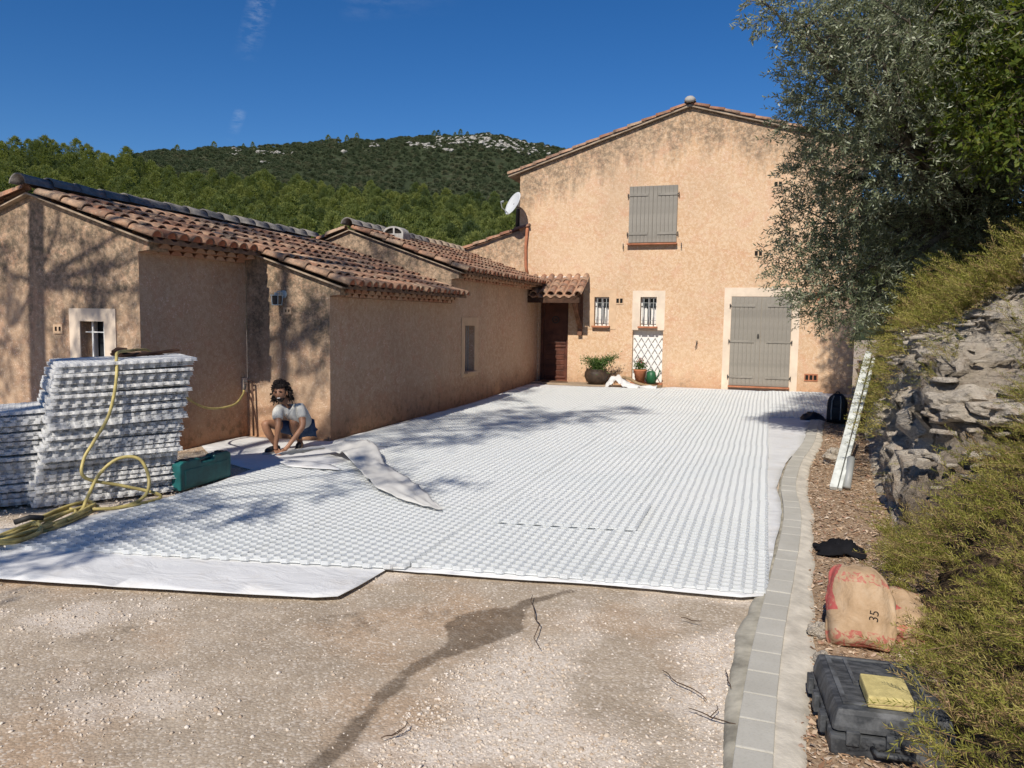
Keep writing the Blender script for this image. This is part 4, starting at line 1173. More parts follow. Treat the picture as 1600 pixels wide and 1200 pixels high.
# ------------------------------------------------------------------ REAR WING (ridge x = -7.86)
rear = thing('rear_wing', (0, 0, 0), 'long low wing with narrow barred window joining the two storey house', 'outbuilding')
zD = lambda x: 3.45 - .352 * (x + 7.86)
zDw = lambda x: 3.45 + .352 * (x + 7.86)
mb = MB()
wall('wall', [(0, -.2), (5.738, -.2), (5.738, 2.60), (0, 2.60)], [rect(.68, .66, 1.20, 1.58)], (-5.714, 13.48, 0), (0, 1, 0), UZ, .25, PE, rear)
wall('wall', [(-10.2, 1.5), (-5.715, 1.5), (-5.715, 2.46), (-5.56, 2.48), (-5.56, zD(-5.56) - .05), (-7.86, 3.40), (-10.2, zDw(-10.2) - .05)], [], (0, 13.465, 0), UX, UZ, .25, M['plaster_front'], rear)
rf = deck('roof', zD, -7.86, -5.47, 13.40, 19.20, rear); deck('roof_deck', zDw, -10.4, -7.86, 13.40, 19.20, rf)
channel_sheet('channel_tiles', zD, -5.40, -7.80, 13.42, 19.2, rf); channel_sheet('channel_tiles', zDw, -10.3, -7.92, 13.42, 19.2, rf)
slope_roof(rf, 'd', zD, -5.34, -7.74, drange(13.42, 19.15, .22))
verge(rf, (-10.3, zDw(-10.3) + .02), (-7.95, zDw(-7.95) + .02), 13.43, 6)
ridge_row(rf, -7.86, 3.52, [13.32 + .40 * k for k in range(15)], 16.9)
genoise(rear, -5.714, 13.49, 19.2, 2.46)
frame_plate('window_surround', (.50, .56, 1.42, 1.745), (.68, .66, 1.20, 1.58), (-5.714, 13.48, 0), (0, 1, 0), UZ, .012, M['trim_tint'], rear)
mb = MB(); mb.box((-5.93, 14.42, 1.12), (.02, .52, .92)); wroot = mb.build('window', M['reflection_and_panel_white'], rear)
mb = MB()
for y in (14.26, 14.36, 14.46, 14.56): mb.box((-5.80, y, 1.12), (.016, .016, .92))
mb.build('window_grille', M['grey_iron'], wroot)
mb = MB(); mb.box((-5.70, 14.42, .64), (.16, .60, .035)); mb.build('window_sill', M['trim_tint'], wroot)
mb = MB()
mb.add([(a * .26, b * .22, z) for z in (0, .02) for a, b in ((-1, -1), (1, -1), (1, 1), (-1, 1))], [(0, 3, 2, 1), (4, 5, 6, 7), (0, 1, 5, 4), (1, 2, 6, 5), (2, 3, 7, 6), (3, 0, 4, 7)])
M['vent_white'] = simple('pale_vent_paint', (.42, .40, .37), .8, .2, var=.2, scale=9)
vc = thing('roof_vent_cap', (-7.45, 14.6, 3.42), 'small domed pale vent cap with dark openings on the rear wing ridge', 'roof vent')
mb = MB(); n = 14
vs = []
for x in (-.02, .02):
    pass
for y in (-.18, .18):
    for k in range(n + 1): a = PI * k / n; vs += [(.30 * math.cos(a), y, .22 * math.sin(a) + .04), (.25 * math.cos(a), y, .17 * math.sin(a) + .04)]
m_ = 2 * (n + 1); fs = []
for k in range(n): i_ = 2 * k; fs += [(i_, i_ + 2, m_ + i_ + 2, m_ + i_), (i_ + 1, m_ + i_ + 1, m_ + i_ + 3, i_ + 3), (i_, i_ + 1, i_ + 3, i_ + 2), (m_ + i_, m_ + i_ + 2, m_ + i_ + 3, m_ + i_ + 1)]
mb.add(vs, fs); mb.box((0, 0, -.04), (.62, .42, .16)); mb.box((.03, -.17, .12), (.045, .03, .2)); mb.build('hood', M['vent_white'], vc)
mb = MB(); mb.box((0, .02, .09), (.42, .30, .16)); mb.build('opening', M['dark'], vc); vc.scale = (.8, .8, .7)

# terrace strip along the foot of the house
M['terrace'] = simple('worn_concrete', (.36, .28, .20), .95, .1, var=.15, scale=3, bump=.4, obj=False)
mb = MB(); mb.prism([(-5.70, 18.62), (-4.9, 18.52), (-4.15, 18.42), (-3.75, 18.60), (-3.70, 19.225), (-5.70, 19.225)], -.1, .135); meta(mb.build('terrace', M['terrace'], None, False, .012), kind='structure')
mb = MB(); mb.lathe([(0, .0), (.30, .0), (.31, .012), (.29, .02), (0, .02)], (0, 0, 0), 24, Matrix.Translation((-5.15, 18.92, .136)) @ Matrix.Diagonal((1.15, .55, 1, 1)))
meta(mb.build('door_mat', simple('brown_coir_mat', (.16, .10, .065), 1, .05, var=.3, scale=40, bump=.5), None, False), 'dark brown oval door mat on the step strip outside the front door', 'door mat')
# satellite dish
dish = thing('satellite_dish', (-6.25, 18.75, 4.62), 'pale satellite dish on an arm at the left corner of the house', 'satellite dish')
nz_ = Vector((-.62, -.66, .42)).normalized(); ny_ = Vector((0, 0, 1)).cross(nz_).cross(nz_) * 1.0; ny_ = (-ny_).normalized(); Md = Matrix((ny_.cross(nz_), ny_, nz_)).transposed().to_4x4()
mb = MB(); prof = [(.0, 0), (.1, .004), (.2, .016), (.3, .036), (.37, .056)]
mb.lathe(prof + [(.375, .05), (.3, .026), (.2, .006), (0, -.01)], (0, 0, 0), 28, Md); mb.build('reflector', simple('pale_dish_paint', (.62, .64, .63), .45, .4, var=.05), dish, True)
mb = MB(); mb.tube([Md @ Vector((0, -.34, .04)), Md @ Vector((0, -.30, .30)), Md @ Vector((0, -.16, .42))], .012, 6); mb.tube([Md @ Vector((0, -.17, .41)), Md @ Vector((0, -.10, .35))], .03, 8); mb.build('feed_arm', M['grey_iron'], dish); dish.scale = (.85, .85, .85)
mb = MB(); mb.tube([(0, 0, 0), (.02, .25, -.05), (.06, .49, -.05)], .022, 8); mb.build('bracket', M['iron'], dish)

# ================================================================== GEOTEXTILE SHEET
def sheet(name, poly, zf, res, mat, lab, cat, seed=0, wob=.02, th=.004):
    """a cloth lying on zf(x, y): outline is densified and slightly wavy, the inside triangulated"""
    P_ = []
    for k, (a, b) in enumerate(zip(poly, poly[1:] + poly[:1])):
        n = max(1, int(math.dist(a, b) / res))
        for j in range(n):
            t = j / n; x, y = a[0] + (b[0] - a[0]) * t, a[1] + (b[1] - a[1]) * t
            w = wob * noise.noise((x * 2.3, y * 2.3, seed)) * (0 if j == 0 else 1)
            P_.append(Vector((x + w, y + w * .8)))
    nb = len(P_); xs_ = [p.x for p in P_]; ys_ = [p.y for p in P_]
    inner = []
    x = min(xs_)
    while x < max(xs_):
        y = min(ys_)
        while y < max(ys_):
            inner.append(Vector((x + random.uniform(-.2, .2) * res, y + random.uniform(-.2, .2) * res))); y += res
        x += res
    v2, _, f2, *_ = delaunay_2d_cdt(P_ + inner, [(i, (i + 1) % nb) for i in range(nb)], [list(range(nb))], 2, 1e-5)
    n = len(v2); V = [(p.x, p.y, zf(p.x, p.y)) for p in v2] + [(p.x, p.y, zf(p.x, p.y) - th) for p in v2]
    F_ = [tuple(f) for f in f2] + [tuple(n + i for i in reversed(f)) for f in f2]
    used = {}
    for f in f2:
        for i in range(len(f)):
            e = (f[i], f[(i + 1) % len(f)]); used[e] = 1
    for (a, b) in list(used):
        if (b, a) not in used: F_.append((b, a, n + a, n + b))
    me = bpy.data.meshes.new(name); me.from_pydata(V, [], F_); me.materials.append(mat)
    me.polygons.foreach_set('use_smooth', [True] * len(me.polygons)); me.update()
    o = link(bpy.data.objects.new(name, me)); return meta(o, lab, cat)
def fold(x, y, s): return .5 + .5 * noise.noise((x * s, y * s * 2.2, 1.3))
zs = lambda x, y: float(gz(x, y)) + .009 + .008 * min(1, max(0, x / .08)) + (.012 * max(0, noise.noise((x * 1.7 + y * .8, y * 2.6, .3))) if not (-2.2 < x < -.05 and y > 5.1) else 0) + (.02 * fold(x, y, 5) * max(0, 1 - abs(y - 3.9) / .9) * .6 if x < -4.0 else 0)
sheet('geotextile', [(-6.9, 3.25), (-4.65, 3.55), (-3.37, 3.82), (-2.60, 3.99), (-2.47, 4.06), (-2.43, 4.62), (-2.2, 4.64), (-.9, 4.86), (-.1, 4.93), (.035, 5.0), (.11, 6.2), (.18, 7.3), (.14, 8.4), (.26, 9.9), (.54, 11.75), (.72, 14.05), (1.0, 15.4), (1.5, 17.3), (1.45, 19.0), (-2.2, 19.2), (-2.5, 18.75), (-3.6, 18.45), (-4.15, 18.38), (-5.65, 18.5), (-5.69, 17.0), (-5.69, 12.0), (-5.68, 9.15), (-6.35, 9.16), (-7.04, 9.1), (-7.02, 8.2), (-6.35, 7.6), (-5.9, 7.35), (-5.45, 7.15), (-5.34, 6.4), (-5.30, 5.6), (-5.42, 5.1), (-5.50, 4.7), (-5.9, 4.2), (-7.1, 3.8)],
      zs, .16, M['fleece'], 'white geotextile sheet spread under the plastic grid with its bare edge showing at the front', 'geotextile sheet')

# ================================================================== GRID PANELS
A_HEX = .0485
def panel_mesh(name, nc, nr, mat, height=.029, shear=0.0, a=A_HEX):
    cx_ = 1.5 * a; rw = math.sqrt(3) * a; mb = MB(); edges = {}
    for c in range(nc):
        for r_ in range(nr):
            x = cx_ * (c + .5) ; y = rw * (r_ + .25 + (.5 if c % 2 else 0)) 
            pts = [(round(x + a * math.cos(PI / 3 * k), 4), round(y + a * math.sin(PI / 3 * k), 4)) for k in range(6)]
            for k in range(6):
                p, q = pts[k], pts[(k + 1) % 6]; edges[tuple(sorted((p, q)))] = 1
    t = .0022
    for (p, q) in edges:
        d = Vector((q[0] - p[0], q[1] - p[1])); n = Vector((-d.y, d.x)).normalized() * t
        z1 = height
        vs = [(p[0] - n.x, p[1] - n.y, 0), (q[0] - n.x, q[1] - n.y, 0), (q[0] - n.x, q[1] - n.y, z1), (p[0] - n.x, p[1] - n.y, z1),
              (p[0] + n.x, p[1] + n.y, 0), (q[0] + n.x, q[1] + n.y, 0), (q[0] + n.x, q[1] + n.y, z1), (p[0] + n.x, p[1] + n.y, z1)]
        mb.add(vs, [(0, 1, 2, 3), (5, 4, 7, 6), (3, 2, 6, 7)])
    W, H = cx_ * nc, rw * nr
    mb.v = [(p[0], p[1] + shear * (p[0] - 0), p[2]) for p in mb.v]
    q0, q1, FL = -.005, -.005 + shear * W, (.010 if shear else .003)
    mb.add([(-.005, q0, FL), (W + .005, q1, FL), (W + .005, q1 + H + .01, FL), (-.005, q0 + H + .01, FL), (-.005, q0, .0), (W + .005, q1, .0), (W + .005, q1 + H + .01, .0), (-.005, q0 + H + .01, .0)], [(0, 1, 2, 3), (7, 6, 5, 4), (0, 4, 5, 1), (1, 5, 6, 2), (2, 6, 7, 3), (3, 7, 4, 0)])
    return mb.mesh(name, mat), W, H
PW = {}
for nc, nr, shr in ((16, 10, .14), (16, 10, .19), (8, 10, .25), (12, 10, .19)):
    PW[(nc, nr, shr)] = panel_mesh('grid_panel', nc, nr, M['plastic'], shear=shr)
K_R, K_L = (16, 10, .14), (16, 10, .19)
W16, H10 = PW[K_R][1:]
LAB_P = 'white honeycomb gravel grid panel laid flat in the sheet covering the drive'
GRP_P = 'grid panels laid over the drive'
def lay(x, y, key=(16, 10, .14), rz=0, dz=0, tilt=0, lab=LAB_P, grp=GRP_P):
    me = PW[key][0]; o = bpy.data.objects.new('grid_panel', me); link(o)
    z0, z1 = float(gz(x, y)), float(gz(x, y + PW[key][2]))
    o.location = (x, y, z0 + .014 + dz); o.rotation_euler = (math.atan2(z1 - z0, H10) + tilt, 0, rz)
    return meta(o, lab, 'grid panel', grp)
for c in range(2):                                    # right-hand field
    x0 = -2.285 + c * W16; y = 4.72 + c * .14 * W16; j = 0
    while y < 18.25:
        lay(x0 + random.gauss(0, .003), y, rz=random.gauss(0, .0035), dz=random.uniform(0, .009), lab=f'white grid panel, {ORD[j]} from the front in the column ' + ('just right of the long seam', 'nearest the kerb')[c]); y += H10 + .009; j += 1
y = 14.6; j = 0
while y < 18.0:                                       # the wide end by the house
    lay(.05, y, lab=f'white grid panel, {ORD[j]} from the front in the short far column beside the backpack'); j += 1
    y += H10 + .003
for (c, key, ys0, ye) in ((0, K_L, 4.63 - .19 * W16, 17.6), (1, K_L, 4.63 - .38 * W16, 17.4), (2, (8, 10, .25), 4.63 - .38 * W16 - .25 * W16 / 2, 6.6), (2, (12, 10, .19), 8.95, 17.2)):   # left-hand field
    y = ys0; th = 0; j = 0
    while y < ye:
        x0 = -2.30 - W16 * (c + 1) if key[0] == 16 else -2.30 - 2 * W16 - PW[key][1]
        dx, dy = x0 + 2.30, y - 4.5
        X_ = -2.30 + dx * math.cos(th) - dy * math.sin(th) * .5; Y_ = 4.5 + dx * math.sin(th) + dy * math.cos(th)
        lay(X_, Y_, key, random.gauss(0, .0035), random.uniform(0, .009), lab=f'white grid panel, {ORD[j]} from the front in the ' + ('first column left of the long seam', 'second column left of the long seam', 'narrow left edge column', 'column along the long wall')[c + (ys0 > 8)]); j += 1
        y += H10 + .009
lay(-2.12, 5.92, rz=.01, dz=.032, lab='grid panel lying loose on top of the others in the middle of the drive', grp=None)
# ---- stacks of spare panels against the wall
st_mesh, SW, SH = panel_mesh('stacked_panel', 24, 15, M['plastic_stack'], .0285, a=.0323)
def stack(cx_, cy_, rz, n, dzz, lean, labs, grp, seed, warp=0):
    r_ = random.Random(seed)
    for k in range(n):
        z = .01 + k * dzz; o = bpy.data.objects.new('spare_grid_panel', st_mesh); link(o)
        a = rz + r_.gauss(0, .018); jx, jy = r_.gauss(0, .013), r_.gauss(0, .013)
        if warp and k % 9 == 4: jx += .04
        ox = Matrix.Rotation(a, 3, 'Z') @ Vector((-SW / 2, -SH / 2, 0))
        o.location = (cx_ + jx + lean[0] * z + ox.x, cy_ + jy + lean[1] * z + ox.y, z)
        o.rotation_euler = (r_.gauss(0, .012) + .010, r_.gauss(0, .010) - .045 * k / n, a)
        meta(o, f'white grid panel, {ORD[n - 1 - k]} from the top of the {labs}', 'grid panel', grp)
stack(-6.15, 5.73, R(55), 41, .031, (.13, .13), 'tall stack', 'tall stack of spare grid panels', 3, .03)
stack(-6.70, 5.20, R(51), 26, .031, (-.20, -.16), 'low stack', 'low stack of spare grid panels', 5, .02)
# loose strips of fleece turned back over the grid beside the man
def ribbon(name, path, widths, mat, lab, cat, cross=6, arch=.0, wr=.012, seed=0):
    """path of centre points with a side vector each"""
    mb = MB(); rows = []
    for i, (c, sd, w) in enumerate(path):
        c = Vector(c); sd = Vector(sd).normalized()
        for k in range(cross + 1):
            t = k / cross - .5; z = arch * (1 - 4 * t * t) + wr * noise.noise((c.x * 4 + t * 5, c.y * 4, seed)) + wr * .7 * noise.noise((c.x * 11 + t * 3, c.y * 11, seed + 4))
            p = c + sd * (w * t); rows.append((p.x, p.y, p.z + z))
    q = cross + 1; n = len(path)
    top = rows; bot = [(a, b, c - .004) for a, b, c in rows]; N_ = len(rows)
    f = [(i * q + k, i * q + k + 1, (i + 1) * q + k + 1, (i + 1) * q + k) for i in range(n - 1) for k in range(cross)]
    f2 = [tuple(N_ + j for j in reversed(t_)) for t_ in f]
    side = [(i * q, (i + 1) * q, N_ + (i + 1) * q, N_ + i * q) for i in range(n - 1)] + [(i * q + cross, N_ + i * q + cross, N_ + (i + 1) * q + cross, (i + 1) * q + cross) for i in range(n - 1)]
    mb.add(top + bot, f + f2 + side); return meta(mb.build(name, mat, None, True), lab, cat)
def resample(pts, n):
    out = []
    for i in range(len(pts) - 1):
        for k in range(n):
            t = k / n; t2 = t * t * (3 - 2 * t) * .35 + t * .65
            out.append(tuple(Vector(pts[i][j]).lerp(Vector(pts[i + 1][j]), t2) if not isinstance(pts[i][j], float) else pts[i][j] * (1 - t) + pts[i + 1][j] * t for j in range(3)))
    out.append((Vector(pts[-1][0]), Vector(pts[-1][1]), pts[-1][2])); return out
zt = .056
M['fleece_back'] = simple('grey_fleece_underside', (.56, .55, .52), .9, .1, var=.06, scale=5, bump=.3, obj=False)
ribbon('fleece_strip', resample([((-2.66, 6.08, zt), (.55, .85, 0), .03), ((-2.98, 6.30, zt + .02), (.75, .65, 0), .24), ((-3.35, 6.62, zt + .04), (.8, .6, 0), .40), ((-3.80, 7.10, zt + .05), (.85, .5, 0), .38), ((-4.22, 7.60, zt + .05), (.8, .6, 0), .34), ((-4.52, 7.95, zt + .13), (.6, .8, .1), .44),
        ((-4.80, 8.28, zt + .08), (.45, .85, .3), .42), ((-5.12, 8.38, zt + .07), (.25, .95, .1), .38), ((-5.32, 8.10, zt + .05), (.5, .85, 0), .5), ((-5.52, 7.90, .05), (.7, .7, 0), .42)], 6), None, M['fleece_back'],
       'rumpled white fleece strip peeled back across the grid from the crouching man', 'fleece strip', 14, .008, .022, 3)
ribbon('fleece_offcut', resample([((-5.28, 7.52, .055), (.3, .9, 0), .12), ((-5.0, 7.42, .06), (.3, .95, 0), .34), ((-4.7, 7.38, .065), (.25, .95, 0), .30), ((-4.4, 7.30, .062), (.2, .95, 0), .04)], 5), None, M['fleece'],
       'small pointed offcut of white fleece lying at the corner of the grid near the man', 'fleece offcut', 6, .01, .01, 9)
ribbon('crumpled_fleece', resample([((-3.75, 18.62, .12), (0, 1, .4), .30), ((-3.66, 18.66, .24), (0, 1, .5), .42), ((-3.50, 18.70, .30), (0, 1, .3), .46), ((-3.36, 18.62, .24), (.1, 1, .1), .50), ((-3.20, 18.55, .15), (.2, 1, 0), .5), ((-2.9, 18.50, .11), (.2, 1, 0), .38), ((-2.5, 18.5, .10), (.2, 1, 0), .12)], 5), None, M['fleece'],
       'crumpled white fleece heaped against the wall between the bush pot and the lattice niche', 'fleece', 8, .06, .07, 21)
mb = MB(); mb.tube([(-3.38, 18.78, .33), (-3.2, 18.74, .31), (-3.0, 18.70, .20), (-2.8, 18.68, .16), (-2.4, 18.66, .15)], [.035, .04, .04, .035, .03], 7)
meta(mb.build('rolled_edging', simple('tan_edging_roll', (.30, .21, .12), .9, .1, var=.2, scale=9), None, True), 'curved tan strip of edging lying at the foot of the lattice niche', 'edging strip')

# ================================================================== GARDEN HOSE
M['hose'] = simple('yellow_hose_rubber', (.50, .41, .15), .5, .4, var=.18, scale=14)
def spline(pts, n=8):
    P_ = [Vector(p) for p in pts]; P_ = [P_[0]] + P_ + [P_[-1]]; out = []
    for i in range(1, len(P_) - 2):
        for k in range(n):
            t = k / n; a, b, c, d = P_[i - 1:i + 3]
            out.append(.5 * ((2 * b) + (c - a) * t + (2 * a - 5 * b + 4 * c - d) * t * t + (3 * b - a - 3 * c + d) * t ** 3))
    out.append(P_[-2]); return out
hose = thing('garden_hose', (-5.5, 4.7, 0), 'yellow garden hose running from the wall tap over the tall stack into a loose coil', 'hose')
hose.location = (0, 0, 0)
mb = MB()
mb.tube(spline([(-7.06, 9.12, .70), (-6.98, 9.0, .62), (-6.92, 8.7, .50), (-6.95, 8.2, .52), (-6.85, 7.6, .80), (-6.65, 7.1, 1.12), (-6.45, 6.75, 1.32), (-6.25, 6.4, 1.355), (-6.02, 6.05, 1.365), (-5.92, 5.80, 1.36), (-5.76, 5.62, 1.31), (-5.66, 5.52, 1.18), (-5.66, 5.48, .98), (-5.68, 5.42, .78), (-5.74, 5.32, .58), (-5.76, 5.22, .42),
                (-5.72, 5.20, .27), (-5.52, 5.42, .17), (-5.32, 5.60, .08), (-5.30, 5.62, .03), (-5.30, 5.42, .03), (-5.38, 5.22, .03)], 10), .015, 8)
mb.tube(spline([(-5.40, 4.60, .03), (-5.52, 4.95, .04), (-5.60, 5.10, .12), (-5.64, 5.28, .30), (-5.56, 5.42, .42), (-5.44, 5.54, .40), (-5.36, 5.56, .22), (-5.32, 5.46, .08), (-5.36, 5.25, .03), (-5.50, 5.05, .04)], 10), .015, 8)
rr = random.Random(4)
for k in range(7):
    a0 = rr.uniform(0, 6.28); c = Vector((-5.47 + rr.uniform(-.06, .04), 4.62 + rr.uniform(-.05, .05), 0)); L = rr.uniform(.42, .62) if k < 5 else .3; w = rr.uniform(.07, .13)
    if k >= 5: c = Vector((-5.28, 4.18, 0)); L = .25
    ax = Vector((-.32, .95, 0)).normalized(); ay = Vector((.95, .32, 0)).normalized()
    mb.tube([c + ax * L * math.cos(a0 + t) * (1 + .05 * math.sin(3 * t + k)) + ay * w * math.sin(a0 + t + .15 * math.sin(2 * t)) + Vector((0, 0, .02 + .010 * k + .014 * math.sin(2 * t + k * 1.7))) for t in np.linspace(0, 5.9, 44)], .0145, 7)
mb.build('tubing', M['hose'], hose, True)
mb = MB(); mb.tube([(-5.52, 4.35, .10), (-5.44, 4.42, .13), (-5.40, 4.5, .11)], .022, 8); mb.build('nozzle', M['iron'], hose, True)
# tap post in the corner of the wing
tp = thing('wall_tap', (-7.02, 9.18, 0), 'brown water pipe and tap on a pale board in the front wing corner', 'tap')
tp.location = (0, 0, 0)
mb = MB(); mb.box((-7.045, 9.13, .74), (.03, .09, .20)); mb.build('backboard', M['trim'], tp)
mb = MB(); mb.tube([(-7.0, 9.14, .80), (-6.93, 9.14, .80), (-6.90, 9.12, .02)], .014, 8); mb.build('pipe', simple('rusty_pipe', (.11, .06, .04), .8, .3, var=.3), tp, True)
mb = MB(); mb.tube([(-7.03, 9.12, .74), (-6.98, 9.05, .74), (-6.98, 9.03, .68)], .016, 8); mb.tube([(-7.0, 9.05, .80), (-6.95, 9.07, .80)], .012, 6); mb.build('spout', M['iron'], tp)
# wall lantern
lan = thing('wall_lantern', (-6.47, 9.20, 1.98), 'small pale blue wall lantern with dark glass on the stained render', 'lantern')
M['lantern'] = simple('pale_blue_metal', (.42, .50, .52), .4, .4, var=.08)
mb = MB(); mb.lathe([(0, 0), (.055, .0), (.055, .015), (0, .02)], (0, 0, 0), 18, Matrix.Translation((.03, .018, .05)) @ Matrix.Rotation(R(90), 4, 'X')); mb.tube([(.03, 0, .05), (.02, -.06, .09), (0, -.10, .08)], .009, 6)
mb.box((0, -.10, .055), (.05, .05, .03)); mb.build('bracket', M['lantern'], lan)
mb = MB()
for sx in (-1, 1):
    for sy in (-1, 1): mb.bar((sx * .055, -.10 + sy * .055, .03), (sx * .045, -.10 + sy * .045, -.10), .010, .010)
for z, w in ((.032, .125), (-.10, .102)): mb.box((0, -.10, z), (w, w, .012))
mb.build('cage', M['lantern'], lan)
mb = MB(); mb.box((0, -.10, -.034), (.09, .09, .12)); mb.build('lamp_glass', M['glass'], lan)

# ================================================================== TOOLS ON THE LEFT
M['teal'] = simple('scuffed_teal_plastic', (.012, .105, .105), .5, .35, var=.22, scale=9, bump=.15)
tcase = thing('teal_tool_case', (-5.44, 6.36, .012), 'scuffed teal plastic tool case standing on its long side beside the tall stack', 'tool case', rz=R(92))
mb = MB(); mb.prism([(-.39, 0), (.39, 0), (.39, .26), (.34, .285), (.12, .285), (.10, .235), (-.08, .235), (-.10, .285), (-.34, .285), (-.39, .26)], -.055, .055, Matrix(((1, 0, 0, 0), (0, 0, 1, 0), (0, 1, 0, 0), (0, 0, 0, 1))))
mb.build('shell', M['teal'], tcase, False, .018)
mb = MB(); mb.bar((-.10, 0, .262), (.12, 0, .262), .03, .02); mb.build('handle', M['teal'], tcase, False, .006)
mb = MB(); mb.prism([(-.33, .03), (.33, .03), (.33, .20), (-.33, .20)], -.061, .061, Matrix(((1, 0, 0, 0), (0, 0, 1, 0), (0, 1, 0, 0), (0, 0, 0, 1)))); mb.build('raised_panel', M['teal'], tcase, False, .012)
for x in (-.27, .27): mb = MB(); mb.box((x, 0, .287), (.05, .09, .012)); mb.build('latch', M['iron'], tcase)
slab = MB()
for k, (x, y, z, w, l, a) in enumerate(((-6.08, 6.20, 1.32, .20, .45, -.3), (-5.96, 6.40, 1.34, .07, .35, -.4))): slab.box((x, y, z), (w, l, .018), (.12 * k, .08, a))
slab.box((-6.16, 6.05, 1.35), (.10, .16, .05), (.2, .1, .5))
meta(slab.build('weight_board', M['old_wood'], None), 'dark scrap board lying on top of the tall stack under the hose', 'board')
mb = MB(); mb.lathe([(0, 0), (.13, 0), (.17, .30), (.19, .31), (.19, .34), (.16, .34), (.14, .05), (0, .04)], (0, 0, 0), 22); o = mb.build('clay_pot', M['terracotta_sill'], None, True); o.location = (-7.05, 5.55, 0)
meta(o, 'terracotta pot half hidden behind the low stack at the left edge', 'pot')

# ================================================================== OBJECTS ON THE RIGHT
# cement bags
_k = Mat('dusty_kraft_paper', .85, .15); _p = _k.pos(True); _x, _y, _z = _k.sep(_p)
_c = _k.ramp(_k.noise(8, 6, .7, obj=True), [(.3, (.33, .22, .125)), (.5, (.43, .30, .185)), (.75, (.50, .38, .26))])
_w = _k.math('ADD', _x, _k.math('MULTIPLY', _k.math('SINE', _k.math('MULTIPLY', _z, 22.0)), .018)); _w = _k.math('ADD', _w, _k.math('MULTIPLY', _k.noise(14, 4, .6, obj=True), .03))
_r1 = _k.math('MULTIPLY', _k.math('LESS_THAN', _w, -.092), _k.math('GREATER_THAN', _z, -.05))
_r2 = _k.math('MULTIPLY', _k.math('MULTIPLY', _k.math('GREATER_THAN', _z, .10), _k.math('LESS_THAN', _z, .16)), _k.ramp(_k.noise(28, 3, .6, obj=True, dist=1), [(.52, 0.), (.56, .7)]))
_r3 = _k.math('MULTIPLY', _k.math('LESS_THAN', _z, -.15), _k.ramp(_k.noise(22, 3, .6, obj=True, dist=1), [(.50, 0.), (.55, .8)]))
_rr = _k.math('MULTIPLY', _k.math('MAXIMUM', _k.math('MAXIMUM', _r1, _r2), _r3), _k.ramp(_k.noise(40, 4, .7, obj=True), [(.30, .25), (.5, .9)]))
_k.color(_k.mix(_rr, _c, (.42, .075, .075))); _b = _k.bump(_k.noise(7, 4, .6, obj=True, dist=1.2), .8, .02); _k.bump(_k.noise(40, 3, .6, obj=True), .3, .004, _b); M['kraft'] = _k.m
M['red_print'] = simple('faded_red_print', (.40, .07, .07), .8, .2, var=.2, scale=12)
M['ink'] = simple('dark_print', (.05, .04, .035), .8, .2)
def bag(name, loc, rot, dims, lab, seed, print_red=True, num=False):
    root = thing(name, loc, lab, 'cement bag', 'cement bags by the kerb'); root.rotation_euler = rot
    bm = bmesh.new(); bmesh.ops.create_cube(bm, size=2); bmesh.ops.subdivide_edges(bm, edges=bm.edges[:], cuts=17, use_grid_fill=True)
    for v_ in bm.verts:
        x, y, z = v_.co
        wd = 1 - .40 * max(0, z) ** 2.2 - .10 * max(0, -z) ** 6; y2 = y * (1 - .80 * max(0, z) ** 5 - .45 * max(0, -z) ** 6) * math.sqrt(max(.06, 1 - .92 * abs(x) ** 3)); x2 = x * wd * (1 - .10 * abs(y) ** 3) * (1 - .06 * max(0, abs(z)) ** 4) - .22 * max(0, z) ** 2
        n_ = noise.fractal((x * 1.5 + seed, y * 1.5, z * 1.5), 1, 2, 4) * .13 + .05 * abs(noise.noise((x * 3 + z * 2, y * 6, z * 5 + seed)))
        v_.co = Vector((x2 * dims[0] * (1 + n_), y2 * dims[1] * (1 + n_ * 1.5), z * dims[2] * (1 + n_ * .4)))
    bmesh.ops.smooth_vert(bm, verts=bm.verts[:], factor=.5, use_axis_x=True, use_axis_y=True, use_axis_z=True)
    me = bpy.data.meshes.new('sack'); me.materials.append(M['kraft']); me.materials.append(M['red_print'])
    bm.faces.ensure_lookup_table()
    for f_ in bm.faces:
        f_.smooth = True
    bm.to_mesh(me); bm.free(); link(bpy.data.objects.new('sack', me), root)
    if num:
        cu = bpy.data.curves.new('digits', 'FONT'); cu.body = '35'; cu.size = .06; cu.extrude = .0008; tmp = bpy.data.objects.new('digits', cu); COL.objects.link(tmp)
        bpy.context.view_layer.update(); tme = bpy.data.meshes.new_from_object(tmp.evaluated_get(bpy.context.evaluated_depsgraph_get())); bpy.data.objects.remove(tmp); tme.materials.clear(); tme.materials.append(M['ink'])
        t = bpy.data.objects.new('printed_number', tme); link(t, root); from mathutils.bvhtree import BVHTree
        bvh = BVHTree.FromPolygons([v_.co for v_ in me.vertices], [tuple(p.vertices) for p in me.polygons]); Mt = Matrix.Translation((.105, 0, -dims[2] * .45)) @ Euler((R(90), R(-84), 0)).to_matrix().to_4x4()
        for v_ in tme.vertices:
            p = Mt @ v_.co; hit = bvh.ray_cast(Vector((p.x, -1, p.z)), Vector((0, 1, 0))); v_.co = Vector((p.x, (hit[0].y if hit[0] else 0) - .0015, p.z))
    return root
bag('cement_bag', (.53, 4.47, .20), (R(-30), R(-6), R(-14)), (.17, .13, .215), 'large upright paper cement bag with a red corner leaning behind the black case', 1.0, True, True)
bag('cement_bag', (.775, 4.62, .12), (R(-60), R(35), R(20)), (.12, .10, .17), 'smaller brown cement bag lying half under the juniper beside the large bag', 6.0, True)
